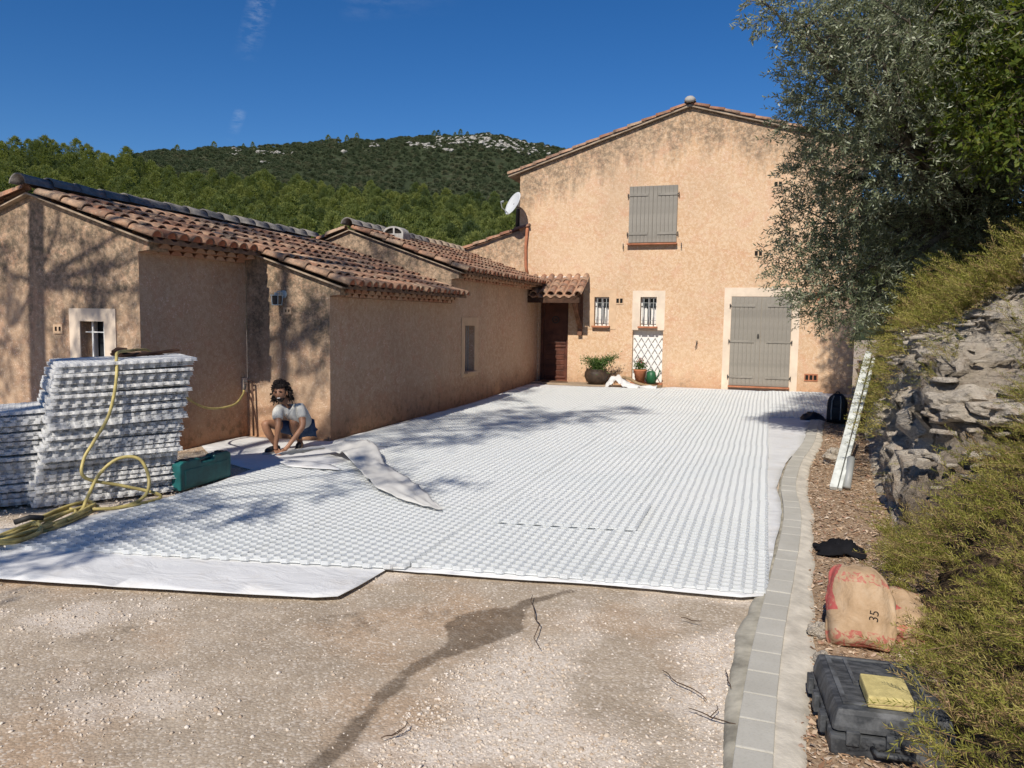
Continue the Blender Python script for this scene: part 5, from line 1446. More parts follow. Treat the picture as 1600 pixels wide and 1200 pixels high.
# black case
M['black_plastic'] = Mat('dusty_black_plastic', .55, .3)
_m = M['black_plastic']; _m.color(_m.mix(_m.ramp(_m.noise(9, 6, .7, obj=True, stretch=(1, 3, 1)), [(.42, 0.), (.75, .85)]), (.035, .038, .042), (.17, .175, .18))); _m.bump(_m.noise(40, 3, .6, obj=True), .2, .003); M['black_plastic'] = _m.m
M['dusty_edge'] = simple('dust_caught_on_edges', (.12, .125, .13), .7, .2, var=.4, scale=12)
case = thing('black_tool_case', (.505, 3.52, .004), 'dusty black plastic tool case lying flat under the juniper in the foreground', 'tool case', rz=R(5))
def rbox(x0, y0, x1, y1, z0, z1, taper=0, bev=.02):
    mb = MB(); a = taper
    vs = [(x0, y0, z0), (x1, y0, z0), (x1, y1, z0), (x0, y1, z0), (x0 + a, y0 + a, z1), (x1 - a, y0 + a, z1), (x1 - a, y1 - a, z1), (x0 + a, y1 - a, z1)]
    mb.add(vs, [(0, 3, 2, 1), (4, 5, 6, 7), (0, 1, 5, 4), (1, 2, 6, 5), (2, 3, 7, 6), (3, 0, 4, 7)]); return mb
rbox(-.215, -.27, .225, .27, .0, .085, -.006).build('base', M['black_plastic'], case, False, .016)
lid = rbox(-.215, -.27, .225, .27, .092, .178, .020).build('lid', M['black_plastic'], case, False, .022)
for (a, b, c, d) in ((-.17, -.20, -.15, .20), (.15, -.20, .17, .20), (-.10, -.02, -.085, .20), (.085, -.02, .10, .20), (-.17, .20, .17, .215), (-.17, -.215, .17, -.20), (-.10, -.04, .10, -.022)):
    rbox(a, b, c, d, .175, .184).build('lid_rib', M['dusty_edge'], lid, False, .002)
for x in (-.14, .0, .14):
    mb = MB(); mb.box((x, -.277, .08), (.05, .018, .055)); mb.build('latch', M['black_plastic'], case, False, .005)
mb = MB(); mb.tube([(-.07, -.275, .05), (-.06, -.315, .05), (.06, -.315, .05), (.07, -.275, .05)], .011, 8); mb.build('handle', M['black_plastic'], case, True)
for y in (-.16, 0, .16): mb = MB(); mb.box((-.232, y, .078), (.022, .06, .07)); mb.build('hinge', M['black_plastic'], case, False, .005)
M['sponge'] = simple('yellow_sponge_foam', (.55, .46, .20), .95, .1, var=.12, scale=30, bump=.8)
mb = MB(); mb.box((0, 0, 0), (.17, .19, .05)); o = mb.build('sponge', M['sponge'], None, False, .008); o.location = (.515, 3.37, .232); o.rotation_euler = (.05, 0, R(4)); meta(o, 'yellow foam sponge lying on the lid of the black case', 'sponge')
case.scale = (1.06, 1.06, 1.1)
# black cloth
mb = MB(); n = 16; vs = []
for i_ in range(n + 1):
    for j_ in range(n + 1):
        u, w = i_ / n - .5, j_ / n - .5
        r2 = max(0, 1 - 3.6 * (u * u + w * w)); e = 1 + .3 * noise.noise((u * 4, w * 4, 0))
        vs.append((u * .36 * e, w * .26 * e + .04 * noise.noise((u * 7, 3, w * 3)), .012 + r2 * (.05 + .10 * abs(noise.fractal((u * 6, w * 6, 2), 1, 2, 3)))))
mb.add(vs, [(i_ * (n + 1) + j_, (i_ + 1) * (n + 1) + j_, (i_ + 1) * (n + 1) + j_ + 1, i_ * (n + 1) + j_ + 1) for i_ in range(n) for j_ in range(n)])
o = mb.build('black_cloth', simple('black_cotton', (.012, .012, .014), .95, .1), None, True); o.location = (.575, 6.15, .02); o.modifiers.new('t', 'SOLIDIFY').thickness = .006
meta(o, 'crumpled black cloth on the litter behind the large cement bag', 'cloth')
# stones at the kerb
boulder((.335, 4.46, .03), (.07, .06, .05), 'flat pale stone touching the kerb left of the large cement bag', 2.0, 'stone')
boulder((.33, 4.12, .02), (.05, .07, .035), 'low brownish stone in the litter in front of the large cement bag', 4.0, 'stone')
boulder((.86, 10.1, .10), (.17, .13, .12), 'white stone on the litter behind the leaning white boards', 5.5, 'stone')
# leaning white boards and a grey pipe
M['peeling'] = simple('peeling_white_paint', (.58, .60, .56), .7, .2, var=.16, scale=9, bump=.2)
def lean_board(name, a, b, w, h, mat, lab, cat, grp=None, upv=(0, 0, 1)):
    mb = MB(); mb.bar(a, b, w, h, upv); o = mb.build(name, mat, None, False, .004); return meta(o, lab, cat, grp)
lean_board('white_board', (.70, 8.50, .03), (1.20, 10.55, 1.37), .075, .05, M['peeling'], 'long white painted board leaning on the rock, nearest the house wall', 'board')
lean_board('white_board', (.762, 8.48, .03), (1.25, 10.45, 1.30), .035, .04, M['peeling'], 'thinner white batten leaning against the wider white board', 'board')
mb = MB(); mb.tube([(.83, 8.55, .035), (.89, 8.85, .30)], .04, 12); meta(mb.build('grey_pipe', M['grey_iron'], None, True), 'short grey pipe offcut at the foot of the white boards', 'pipe')
for k, (a, b) in enumerate((((1.33, 13.9, .05), (1.60, 14.6, 1.05)), ((1.40, 13.6, .05), (1.66, 14.4, 1.15)), ((1.47, 13.4, .05), (1.72, 14.2, 1.15)))):
    lean_board('dark_plank', a, b, .08, .03, M['old_wood'], ('dark weathered plank leaning right beside the backpack', 'middle dark plank leaning on the bank', 'dark plank leaning nearest the white boards')[k], 'plank')
mb = MB(); mb.box((1.93, 17.2, .42), (.28, .3, 1.0)); mb.box((1.93, 17.2, .95), (.34, .36, .05)); meta(mb.build('gate_pier', M['trim_tint'], None), 'small rendered pier between the house corner and the bank', 'pier')
# backpack
bp = thing('backpack', (1.17, 14.25, .03), 'black backpack standing on the sheet edge by the leaning planks', 'backpack', rz=R(-12))
M['nylon'] = simple('black_nylon', (.014, .015, .018), .6, .4, var=.3, scale=20)
bm = bmesh.new(); bmesh.ops.create_cube(bm, size=2); bmesh.ops.subdivide_edges(bm, edges=bm.edges[:], cuts=7, use_grid_fill=True)
for v_ in bm.verts:
    x, y, z = v_.co; k = math.sqrt(max(.02, 1 - max(0, z) ** 3 * .85)); rr_ = 1 - .12 * (abs(x * y)) ** 2
    v_.co = Vector((x * .165 * k * rr_, y * .10 * k * rr_ * (1 + .05 * noise.noise((x, z, 1))), .25 + z * .25))
me = bpy.data.meshes.new('main_bag'); bm.to_mesh(me); bm.free(); me.materials.append(M['nylon']); me.polygons.foreach_set('use_smooth', [True] * len(me.polygons)); link(bpy.data.objects.new('main_bag', me), bp)
mb = MB(); mb.box((0, -.115, .17), (.22, .05, .24)); mb.build('front_pocket', M['nylon'], bp, True, .03)
mb = MB(); mb.tube([(-.04, -.02, .49), (-.02, -.03, .53), (.02, -.03, .53), (.04, -.02, .49)], .01, 6); mb.build('top_handle', M['nylon'], bp)
for s_ in (-1, 1): mb = MB(); mb.tube([(s_ * .07, -.145, .06), (s_ * .075, -.15, .2), (s_ * .07, -.12, .38), (s_ * .05, -.06, .46)], .009, 6); mb.build('strap', M['grey_iron'], bp)
mb = MB(); n = 10; mb.add([((i_ / n - .5) * .42, (j_ / n - .5) * .3, .01 + .14 * max(0, 1 - 3.4 * ((i_ / n - .5) ** 2 + (j_ / n - .5) ** 2)) * (.6 + abs(noise.noise((i_ * .5, j_ * .5, 8))))) for i_ in range(n + 1) for j_ in range(n + 1)], [(i_ * (n + 1) + j_, (i_ + 1) * (n + 1) + j_, (i_ + 1) * (n + 1) + j_ + 1, i_ * (n + 1) + j_ + 1) for i_ in range(n) for j_ in range(n)])
o = mb.build('dark_jacket', M['nylon'], None, True); o.location = (.80, 14.55, .02); meta(o, 'dark bundled jacket on the sheet just left of the backpack', 'jacket')

# ================================================================== POTS BY THE HOUSE
def leafy(name, P0, n, spread, L, W, mat, parent, up_bias=.4, seed=1):
    P_ = np.array(P0)[rng.integers(0, len(P0), n)] + rng.normal(0, 1, (n, 3)) * spread
    D_ = unit(rng.normal(0, 1, (n, 3)) + np.array([0, 0, up_bias])); v, f = tri_leaves(P_, D_, perp(D_), L * rng.uniform(.6, 1.3, n), W * rng.uniform(.7, 1.2, n))
    return link(bpy.data.objects.new(name, fast_mesh(name, v, f, mat, False, {'rnd': ('POINT', np.repeat(rng.random(n), 4))})), parent)
M['green_leaf'] = leaf_mat('pot_plant_leaves', [(0, (.03, .07, .015)), (.6, (.06, .12, .025)), (1, (.12, .18, .05))], .25, (.15, .25, .03))
bush = thing('potted_bush', (-4.02, 18.72, .135), 'straggly green bush in a round dark pot outside the front door', 'potted plant')
mb = MB(); mb.lathe([(0, 0), (.16, 0), (.25, .08), (.30, .20), (.29, .30), (.25, .36), (.27, .38), (.23, .38), (.21, .32), (0, .31)], (0, 0, 0), 26); mb.build('pot', simple('dark_glazed_pot', (.055, .035, .022), .6, .35, var=.3), bush, True)
stems = MB(); tips = []
for k in range(26):
    a = random.uniform(-PI, PI); l = random.uniform(.2, .62); t = random.uniform(.2, .75)
    if k < 9: a = random.uniform(-.5, .3); l = random.uniform(.5, .75); t = random.uniform(.35, .6)
    p1 = Vector((math.cos(a) * l * t * .5, math.sin(a) * l * .3, .36 + l * .35)); p2 = Vector((math.cos(a) * l * (.4 + t * .6), math.sin(a) * l * .5, .36 + l * (.62 - .25 * t)))
    stems.tube([(0, 0, .32), p1, p2], [.006, .004, .002], 4); tips += [tuple(p1.lerp(p2, q)) for q in (.0, .3, .6, .9, 1.0)]
stems.build('stems', M['twig'], bush); leafy('foliage', tips, 1500, .045, .055, .022, M['green_leaf'], bush)
leafy('foliage', [(.05, -.05, .38), (-.1, 0, .40), (.1, 0, .42), (0, .05, .46)], 900, .10, .06, .024, M['green_leaf'], bush)
pot = thing('flower_pot', (-2.98, 18.98, .19), 'terracotta pot with a small red flowering plant in front of the lattice', 'potted plant')
mb = MB(); mb.lathe([(0, 0), (.10, 0), (.155, .29), (.165, .30), (.165, .34), (.14, .34), (.13, .29), (0, .28)], (0, 0, 0), 24); mb.build('pot', simple('orange_terracotta', (.46, .18, .09), .8, .15, var=.12, scale=8), pot, True)
leafy('foliage', [(0, 0, .38), (.05, 0, .42), (-.06, 0, .42), (0, 0, .48)], 500, .055, .05, .024, M['green_leaf'], pot)
leafy('flowers', [(.08, -.04, .52), (-.05, -.05, .54), (.14, -.02, .50), (0, -.03, .56)], 60, .03, .03, .022, M['red_print'], pot)
can_ = thing('watering_can', (-2.70, 18.97, .19), 'dark green plastic watering can beside the terracotta pot', 'watering can')
M['can_green'] = simple('green_plastic', (.02, .11, .045), .45, .4, var=.15)
mb = MB(); mb.lathe([(0, 0), (.115, 0), (.12, .18), (.10, .28), (.06, .31), (0, .31)], (0, 0, 0), 22); mb.build('body', M['can_green'], can_, True)
mb = MB(); mb.tube([(.09, -.02, .08), (.16, -.04, .18), (.20, -.05, .30)], [.024, .017, .013], 8); mb.tube([(.20, -.05, .30), (.215, -.053, .33)], [.013, .035], 10); mb.build('spout', M['can_green'], can_, True)
mb = MB(); mb.tube([(-.11, 0, .06), (-.17, 0, .16), (-.14, 0, .30), (-.04, 0, .36), (.05, 0, .30)], .011, 8); mb.build('handle', M['can_green'], can_, True)

# ================================================================== THE CROUCHING MAN
def skinned(name, nodes, edges, root, sub=2):
    """grow one smooth surface around a skeleton: nodes {key: (pos, radius)}"""
    bm = bmesh.new(); lay_ = bm.verts.layers.skin.verify(); vs = {}
    for k, (p, r_) in nodes.items():
        v_ = bm.verts.new(p); vs[k] = v_; v_[lay_].radius = (r_, r_) if not isinstance(r_, tuple) else r_; v_[lay_].use_root = (k == root)
    for a, b in edges: bm.edges.new((vs[a], vs[b]))
    me = bpy.data.meshes.new(name); bm.to_mesh(me); bm.free()
    o = bpy.data.objects.new(name, me); COL.objects.link(o)
    s_ = o.modifiers.new('skin', 'SKIN'); s_.use_smooth_shade = True; s_.branch_smoothing = .6
    u_ = o.modifiers.new('sub', 'SUBSURF'); u_.levels = sub; u_.render_levels = sub
    dg = bpy.context.evaluated_depsgraph_get(); dg.update()
    res = bpy.data.meshes.new_from_object(o.evaluated_get(dg)); bpy.data.objects.remove(o)
    return [v_.co.copy() for v_ in res.vertices], [tuple(p.vertices) for p in res.polygons]
BASE = Vector((-5.80, 8.27, .0)); UH = Vector((.82, .572, 0)); TH = Vector((.572, -.82, 0))
def J(u, w, z): return BASE + UH * u + TH * w + Vector((0, 0, z))
man = thing('person', tuple(BASE), 'man with dark curly hair, pale t-shirt and blue shorts crouching on the sheet', 'person')
man.location = (0, 0, 0)
nd_ = dict(pel=(J(.262, -.24, .26), .105), bel=(J(.25, -.16, .40), .10), che=(J(.14, -.02, .52), .115), nb=(J(.055, .06, .605), .062), nk=(J(.02, .10, .67), .052), hd=(J(-.02, .13, .74), .05),
           hR=(J(.17, -.18, .26), .085), kR=(J(-.235, .10, .40), .060), cR=(J(-.19, .09, .27), .052), aR=(J(-.095, .04, .095), .036), fR=(J(-.14, .10, .045), .038), tR=(J(-.22, .17, .035), .030),
           hL=(J(.33, -.26, .27), .085), kL=(J(.10, .07, .41), .062), cL=(J(.135, -.04, .26), .054), aL=(J(.20, -.22, .11), .038), fL=(J(.20, -.13, .045), .036), tL=(J(.17, -.05, .035), .03),
           sR=(J(-.075, .10, .575), .062), eR=(J(-.065, .24, .36), .040), wR=(J(-.10, .20, .105), .026), mR=(J(-.095, .21, .06), .030),
           sL=(J(.205, .0, .585), .062), eL=(J(.235, .16, .345), .040), wL=(J(.045, .22, .105), .026), mL=(J(.0, .24, .06), .030))
ed_ = [('pel', 'bel'), ('bel', 'che'), ('che', 'nb'), ('nb', 'nk'), ('nk', 'hd'), ('pel', 'hR'), ('hR', 'kR'), ('kR', 'cR'), ('cR', 'aR'), ('aR', 'fR'), ('fR', 'tR'), ('pel', 'hL'), ('hL', 'kL'), ('kL', 'cL'), ('cL', 'aL'), ('aL', 'fL'), ('fL', 'tL'),
       ('che', 'sR'), ('sR', 'eR'), ('eR', 'wR'), ('wR', 'mR'), ('che', 'sL'), ('sL', 'eL'), ('eL', 'wL'), ('wL', 'mL')]
bv_, bf_ = skinned('body', nd_, ed_, 'pel')
body = MB(); body.add(bv_, bf_)
# head: an ellipsoid with brow, nose, cheeks and chin, turned to the camera's left
HC = J(-.035, .15, .775)
face = (TH * .95 + UH * -.30 + Vector((0, 0, -.06))).normalized(); fu = Vector((-.09, -.03, 1)); fr = face.cross(fu).normalized(); fu = fr.cross(face)
MH = Matrix((fr, face, fu)).transposed().to_4x4(); MH.translation = HC
bm = bmesh.new(); bmesh.ops.create_uvsphere(bm, u_segments=28, v_segments=22, radius=1)
for v_ in bm.verts:
    x, y, z = v_.co; sx = .074 * (1 - .22 * max(0, -z) ** 1.5); yy = .092 * y; zz = .112 * z
    if y > 0:
        yy += .024 * math.exp(-((x / .17) ** 2 + ((z + .12) / .22) ** 2)) + .010 * math.exp(-((x / .12) ** 2 + ((z - .15) / .25) ** 2))      # nose
        yy += .012 * math.exp(-((x / .28) ** 2 + ((z + .80) / .18) ** 2)) + .007 * math.exp(-(((abs(x) - .45) / .22) ** 2 + ((z + .18) / .2) ** 2))     # chin, cheeks
        yy -= .010 * math.exp(-(((abs(x) - .36) / .15) ** 2 + ((z - .10) / .12) ** 2))                                                    # eye sockets
        yy += .006 * math.exp(-((x / .22) ** 2 + ((z + .47) / .07) ** 2))
    v_.co = MH @ Vector((x * sx, yy, zz))
body.add([v_.co for v_ in bm.verts], [tuple(v_.index for v_ in f_.verts) for f_ in bm.faces]); bm.free()
for s_ in (-1, 1):
    body.lathe([(0, 0), (.022, .004), (.027, .014), (.018, .02), (0, .012)], (0, 0, 0), 12, MH @ Matrix.Translation((s_ * .072, -.005, -.012)) @ Matrix.Rotation(R(90 * s_), 4, 'Y') @ Matrix.Diagonal((1.15, .75, 1, 1)))
# hands: five bent fingers each, rooted inside the palm
def hand(m, wri, ddir, side):
    d = ddir.normalized(); s = side.normalized(); dn = Vector((0, 0, -1))
    for k, (off, L) in enumerate(((-.027, .062), (-.009, .072), (.010, .068), (.027, .055))):
        p0 = m + s * off * .7; p1 = m + s * off + d * .035; p2 = p1 + d * L * .45 + dn * .010; p3 = p2 + d * L * .35 + dn * .020
        body.tube([p0, p1, p2, p3, p3 + dn * .003 + d * .004], [.0095, .0095, .0085, .0075, .003], 7)
    t0 = wri.lerp(m, .6) - s * .018; body.tube([t0, t0 - s * .022 + d * .022 + dn * .006, t0 - s * .020 + d * .045 + dn * .014, t0 - s * .016 + d * .052 + dn * .016], [.012, .0105, .009, .004], 7)
hand(nd_['mR'][0], nd_['wR'][0], UH * .35 + TH * .6 + Vector((0, 0, -.35)), UH * -.8 + TH * .5)
hand(nd_['mL'][0], nd_['wL'][0], UH * -.75 + TH * .45 + Vector((0, 0, -.35)), UH * .5 + TH * .8)
M['skin'] = simple('tanned_skin', (.33, .17, .10), .5, .35, var=.08, scale=14)
body.build('body', M['skin'], man, True)
M['tshirt'] = simple('pale_grey_cotton', (.60, .59, .54), .9, .1, var=.06, scale=9, bump=.2)
def lerp(a, b, t): return a.lerp(b, t)
n_ = {k: v_[0] for k, v_ in nd_.items()}
sn = dict(w=(J(.262, -.19, .305), .138), b=(J(.225, -.10, .40), .150), c=(J(.135, -.015, .50), .152), n=(J(.07, .045, .585), .088), sR=(J(-.065, .085, .57), .080), uR=(lerp(n_['sR'], n_['eR'], .35), .074), vR=(lerp(n_['sR'], n_['eR'], .66), .076),
          sL=(J(.20, -.005, .58), .082), uL=(lerp(n_['sL'], n_['eL'], .35), .074), vL=(lerp(n_['sL'], n_['eL'], .66), .076))
v1, f1 = skinned('tshirt', sn, [('w', 'b'), ('b', 'c'), ('c', 'n'), ('c', 'sR'), ('sR', 'uR'), ('uR', 'vR'), ('c', 'sL'), ('sL', 'uL'), ('uL', 'vL')], 'c', 3)
v1 = [p + (p - J(.15, -.05, .45)).normalized() * .010 * noise.noise((p.x * 14, p.y * 14, p.z * 9)) for p in v1]
mb = MB(); mb.add(v1, f1); mb.build('t_shirt', M['tshirt'], man, True)
M['shorts'] = simple('blue_denim', (.055, .085, .15), .9, .1, var=.2, scale=18)
sh = dict(p=(J(.255, -.225, .26), .118), r0=(J(.17, -.18, .265), .105), r1=(lerp(n_['hR'], n_['kR'], .35), .094), r2=(lerp(n_['hR'], n_['kR'], .62), .086), l0=(J(.315, -.24, .268), .100), l1=(lerp(n_['hL'], n_['kL'], .35), .094), l2=(lerp(n_['hL'], n_['kL'], .62), .086))
v1, f1 = skinned('shorts', sh, [('p', 'r0'), ('r0', 'r1'), ('r1', 'r2'), ('p', 'l0'), ('l0', 'l1'), ('l1', 'l2')], 'p', 2); mb = MB(); mb.add(v1, f1); mb.build('shorts', M['shorts'], man, True)
M['shoe'] = simple('dark_trainer', (.035, .035, .04), .7, .3, var=.3, scale=14); M['sole'] = simple('pale_sole', (.45, .42, .38), .8, .2)
for a_, t_ in (('aR', 'tR'), ('aL', 'tL')):
    A0 = n_[a_].copy(); T0 = n_[t_].copy(); d = (T0 - A0); d.z = 0; d.normalize(); h = A0 - d * .05; 
    v1, f1 = skinned('shoe', dict(h=(Vector((h.x, h.y, .052)), .046), m=(Vector((A0.x, A0.y, .062)) + d * .03, .046), f=(Vector((A0.x, A0.y, .05)) + d * .12, .044), t=(Vector((A0.x, A0.y, .043)) + d * .19, .034)), [('h', 'm'), ('m', 'f'), ('f', 't')], 'm', 2)
    v1 = [Vector((p.x, p.y, max(p.z, .02))) for p in v1]
    mb = MB(); mb.add(v1, f1); so = mb.build('shoe', M['shoe'], man, True)
    mb = MB(); s_ = Vector((-d.y, d.x, 0)); c0 = Vector((A0.x, A0.y, 0)); mb.prism([tuple((c0 + d * a + s_ * b).xy) for a, b in ((-.09, -.03), (-.03, -.036), (.08, -.042), (.17, -.040), (.22, -.018), (.22, .018), (.17, .040), (.08, .042), (-.03, .036), (-.09, .03))], .011, .032); mb.build('sole', M['sole'], so)
M['hair'] = simple('dark_brown_curls', (.020, .012, .009), .6, .35, var=.3, scale=20)
mb = MB(); r5 = random.Random(12)
for k in range(520):
    th, ph = r5.uniform(0, 2 * PI), math.acos(r5.uniform(-.45, 1)); x, y, z = math.sin(ph) * math.cos(th), math.sin(ph) * math.sin(th), math.cos(ph)
    if y > .05 and z < .66: continue
    p = Vector((x * .074, y * .088 - .006, z * .110)); n0 = Vector((x, y, z * .7)).normalized(); pts = []; L = r5.uniform(.055, .098); e1 = n0.orthogonal().normalized(); e2 = n0.cross(e1)
    for q in range(9):
        t = q / 8; droop = -.05 * t * t * (1.2 - z); pts.append(MH @ (p + n0 * L * t * .8 + (e1 * math.cos(t * 9 + k) + e2 * math.sin(t * 9 + k)) * .015 + Vector((0, -.012 * t, droop))))
    mb.tube(pts, [.010 * (1 - .4 * q / 8) for q in range(9)], 5)
mb.build('hair', M['hair'], man, True)
bm = bmesh.new(); bmesh.ops.create_uvsphere(bm, u_segments=28, v_segments=22, radius=1); keepf = []
for f_ in bm.faces:
    c = f_.calc_center_median()
    if c.y > .1 and c.z < -.50 - .25 * max(0, .5 - abs(c.x)) * 0 and not (abs(c.x) < .27 and -.56 < c.z < -.40 and c.y > .5) : keepf.append([v_.co.copy() for v_ in f_.verts])
bm.free(); mb = MB()
for q in keepf:
    out = []
    for x, y, z in q:
        sx = .074 * (1 - .22 * max(0, -z) ** 1.5); yy = .092 * y + (.012 * math.exp(-((x / .28) ** 2 + ((z + .80) / .18) ** 2)) if y > 0 else 0)
        out.append(MH @ Vector((x * sx * 1.06, yy * 1.0 + .006 + .002 * noise.noise((x * 30, y * 30, z * 30)), .112 * z * 1.04)))
    mb.add(out, [tuple(range(len(out)))])
mb.build('beard', M['hair'], man, False)
mb = MB(); mb.box((0, .088, -.052), (.036, .012, .010), M=MH); mb.build('teeth', M['white_paint'], man)
for s_ in (-1, 1):
    mb = MB(); mb.box((s_ * .027, .078, .013), (.022, .012, .008), M=MH); mb.build('eye', M['hair'], man)
    mb = MB(); mb.box((s_ * .027, .088, .030), (.032, .010, .007), (0, -.15 * s_, 0), M=MH); mb.build('eyebrow', M['hair'], man)

# ================================================================== TREES ON THE RIGHT
def twig_cloud(blobs, dens, tw_len, per, L, W, shell=.55, droop=-.15, up_=.25, spreadk=.5, center=None):
    """leafy twigs filling ellipsoid blobs; returns leaf quads plus the twig axes"""
    P0, D0 = [], []
    for b in blobs:
        x, y, z, r_ = b[:4]; n = int(dens * r_ * r_) + 4; d = rand_dirs(n); rad = r_ * (shell + (1 - shell) * rng.random(n) ** .6) * (1 + .25 * np.sin(d[:, 0] * 5 + x * 3) * np.cos(d[:, 2] * 4 + y))
        p = np.array([x, y, z]) + d * rad[:, None] * np.array([1, 1, .85]); P0.append(p); D0.append(unit(d + rng.normal(0, .55, (n, 3)) + np.array([0, 0, up_ * .5])))
    P0 = np.concatenate(P0); D0 = np.concatenate(D0); n = len(P0)
    tl = tw_len * rng.uniform(.6, 1.35, n); side = perp(D0); t = (np.arange(per) + .5) / per
    base = P0[:, None] + D0[:, None] * (tl[:, None] * t)[..., None] + np.array([0, 0, 1]) * (droop * tl[:, None] * t ** 2)[..., None]
    sg = np.where(np.arange(per) % 2 == 0, 1., -1.)
    s2 = unit(np.cross(D0, side)); tw = (np.arange(per) * 1.2)
    sd = side[:, None] * np.cos(tw)[None, :, None] + s2[:, None] * np.sin(tw)[None, :, None]
    ld = unit(D0[:, None] * .75 + sd * sg[None, :, None] * .75 + rng.normal(0, .18, (n, per, 3)))
    m_ = n * per; base = base.reshape(-1, 3); ld = ld.reshape(-1, 3)
    v, f = tri_leaves(base, ld, perp(ld), L * rng.uniform(.65, 1.25, m_), W * rng.uniform(.8, 1.2, m_))
    return v, f, np.repeat(rng.random(m_) * .6 + np.repeat(rng.random(n), per) * .4, 4), P0, D0, tl
def twig_lines(P0, D0, tl, r_=.0022, droop=-.15):
    """thin three sided twigs as quads"""
    n = len(P0); s = perp(D0); a = P0 - s * r_; b = P0 + s * r_; e = P0 + D0 * tl[:, None] + np.array([0, 0, 1]) * (droop * tl)[:, None]
    v = np.stack([a, b, e + s * r_ * .4, e - s * r_ * .4], 1).reshape(-1, 3); return v, (np.arange(n) * 4)[:, None] + np.array([[0, 1, 2, 3]])
M['olive_leaf'] = leaf_mat('olive_leaves', [(0, (.085, .105, .055)), (.4, (.15, .175, .095)), (.68, (.25, .275, .175)), (.88, (.42, .44, .32)), (1, (.55, .57, .46))], .25, (.34, .38, .16), .45, .4)
M['olive_bark'] = simple('olive_bark', (.17, .145, .115), .95, .1, var=.35, scale=10, bump=.8)
OB = [(0.65, 11.0, 3.03, 0.7), (0.50, 11.0, 2.50, 0.55), (0.99, 11.0, 2.36, 0.7), (1.12, 11.3, 1.85, 0.35), (1.51, 11.0, 2.6, 0.9), (1.76, 10.5, 3.17, 1), (0.67, 10.5, 3.6, 0.6), (0.53, 10.0, 4.18, 0.55), (0.42, 9.5, 4.56, 0.45), (0.89, 9.5, 4.38, 0.8), (1.3, 10.0, 3.84, 0.95),
      (1.61, 9.0, 4.24, 1.1), (1.23, 9.0, 4.85, .85), (0.5, 9.0, 4.95, 0.45), (-0.14, 8.5, 4.95, 0.28), (0.11, 8.7, 4.93, 0.32), (2.17, 9.5, 3.48, 1.15), (2.15, 10.0, 2.66, 0.8), (1.82, 8.0, 4.26, .9), (2.9, 9.4, 3.6, 1.2), (2.8, 8.3, 4.5, 1.2), (3.3, 10.4, 3.0, 1.1),
      (2.5, 9.4, 5.5, 1.2), (1.3, 9.4, 5.9, 1.0), (2.0, 11.0, 5.0, 1.1), (1.9, 11.6, 3.9, 1.0), (0.75, 11.3, 2.0, .35), (.95, 10.9, 5.6, .6)]
olive = thing('olive_tree', (2.3, 10.5, 1.7), 'large silvery green olive tree overhanging the right side of the drive', 'tree'); olive.location = (0, 0, 0)
OB = [((x * (11.9 / y) if x > 1.45 else x), (11.9 if x > 1.45 else y), (1.74 + (z - 1.74) * 11.9 / y if x > 1.45 else z), (r_ * 11.9 / y if x > 1.45 else r_)) for x, y, z, r_ in OB]
v, f, a, P0, D0, tl = twig_cloud(OB, 780, .20, 12, .064, .0165)
link(bpy.data.objects.new('crown', fast_mesh('olive_crown', v, f, M['olive_leaf'], False, {'rnd': ('POINT', a)})), olive)
v, f = twig_lines(P0, D0, tl, .003); link(bpy.data.objects.new('twigs', fast_mesh('olive_twigs', v, f, M['olive_bark'])), olive)
def limbs(root_p, blobs, r0, seed, mat, parent, fork=.45):
    mb = MB(); r_ = random.Random(seed); root_p = Vector(root_p); top = root_p + Vector((-.15, -.05, 1.1))
    tr = [root_p + Vector((0, 0, -.5)), root_p, root_p + Vector((.08, .02, .5)), top]; mb.tube(tr, [r0 * 1.35, r0 * 1.1, r0 * .9, r0 * .8], 12); mb.build('trunk', mat, parent, True)
    mb = MB()
    for b in blobs:
        e = Vector(b[:3]); m1 = top.lerp(e, .4) + Vector((r_.uniform(-.2, .2), r_.uniform(-.2, .2), r_.uniform(-.1, .25))); m2 = top.lerp(e, .75) + Vector((r_.uniform(-.15, .15), r_.uniform(-.15, .15), .05))
        mb.tube([top + Vector((0, 0, -.1)), m1, m2, e], [r0 * .42, r0 * .28, r0 * .16, .008], 7)
        for k in range(5):
            d = Vector((r_.gauss(0, 1), r_.gauss(0, 1), r_.gauss(0, .8))).normalized() * b[3] * .9; s0 = m2.lerp(e, r_.random()); mb.tube([s0, s0 + d * .5 + Vector((0, 0, .04)), s0 + d], [.014, .009, .004], 5)
    mb.build('limbs', mat, parent, True)
limbs((2.6, 11.6, 2.1), OB, .17, 3, M['olive_bark'], olive)
# a second olive further back, whose shade falls on the right end of the house
O2 = [(1.25, 13.5, 6.9, .28), (1.42, 13.5, 6.2, .32), (1.33, 13.6, 5.45, .24), (1.62, 13.6, 5.6, .42), (1.85, 13.3, 6.5, .5), (2.4, 13.5, 6.1, .9), (1.52, 13.6, 4.9, .3), (1.75, 13.4, 5.1, .3), (2.9, 14, 5.2, 1.1), (1.7, 13.5, 7.0, .35), (2.6, 13.4, 4.2, .9), (3.4, 13.5, 4.0, 1.2)]
ol2 = thing('olive_tree', (2.9, 13.8, 2), 'second olive tree standing further back, mostly hidden behind the large one', 'tree'); ol2.location = (0, 0, 0)
v, f, a, P0, D0, tl = twig_cloud(O2, 800, .24, 12, .07, .017)
link(bpy.data.objects.new('crown', fast_mesh('olive_crown', v, f, M['olive_leaf'], False, {'rnd': ('POINT', a)})), ol2)
limbs((2.95, 13.9, 2.1), O2, .14, 8, M['olive_bark'], ol2)
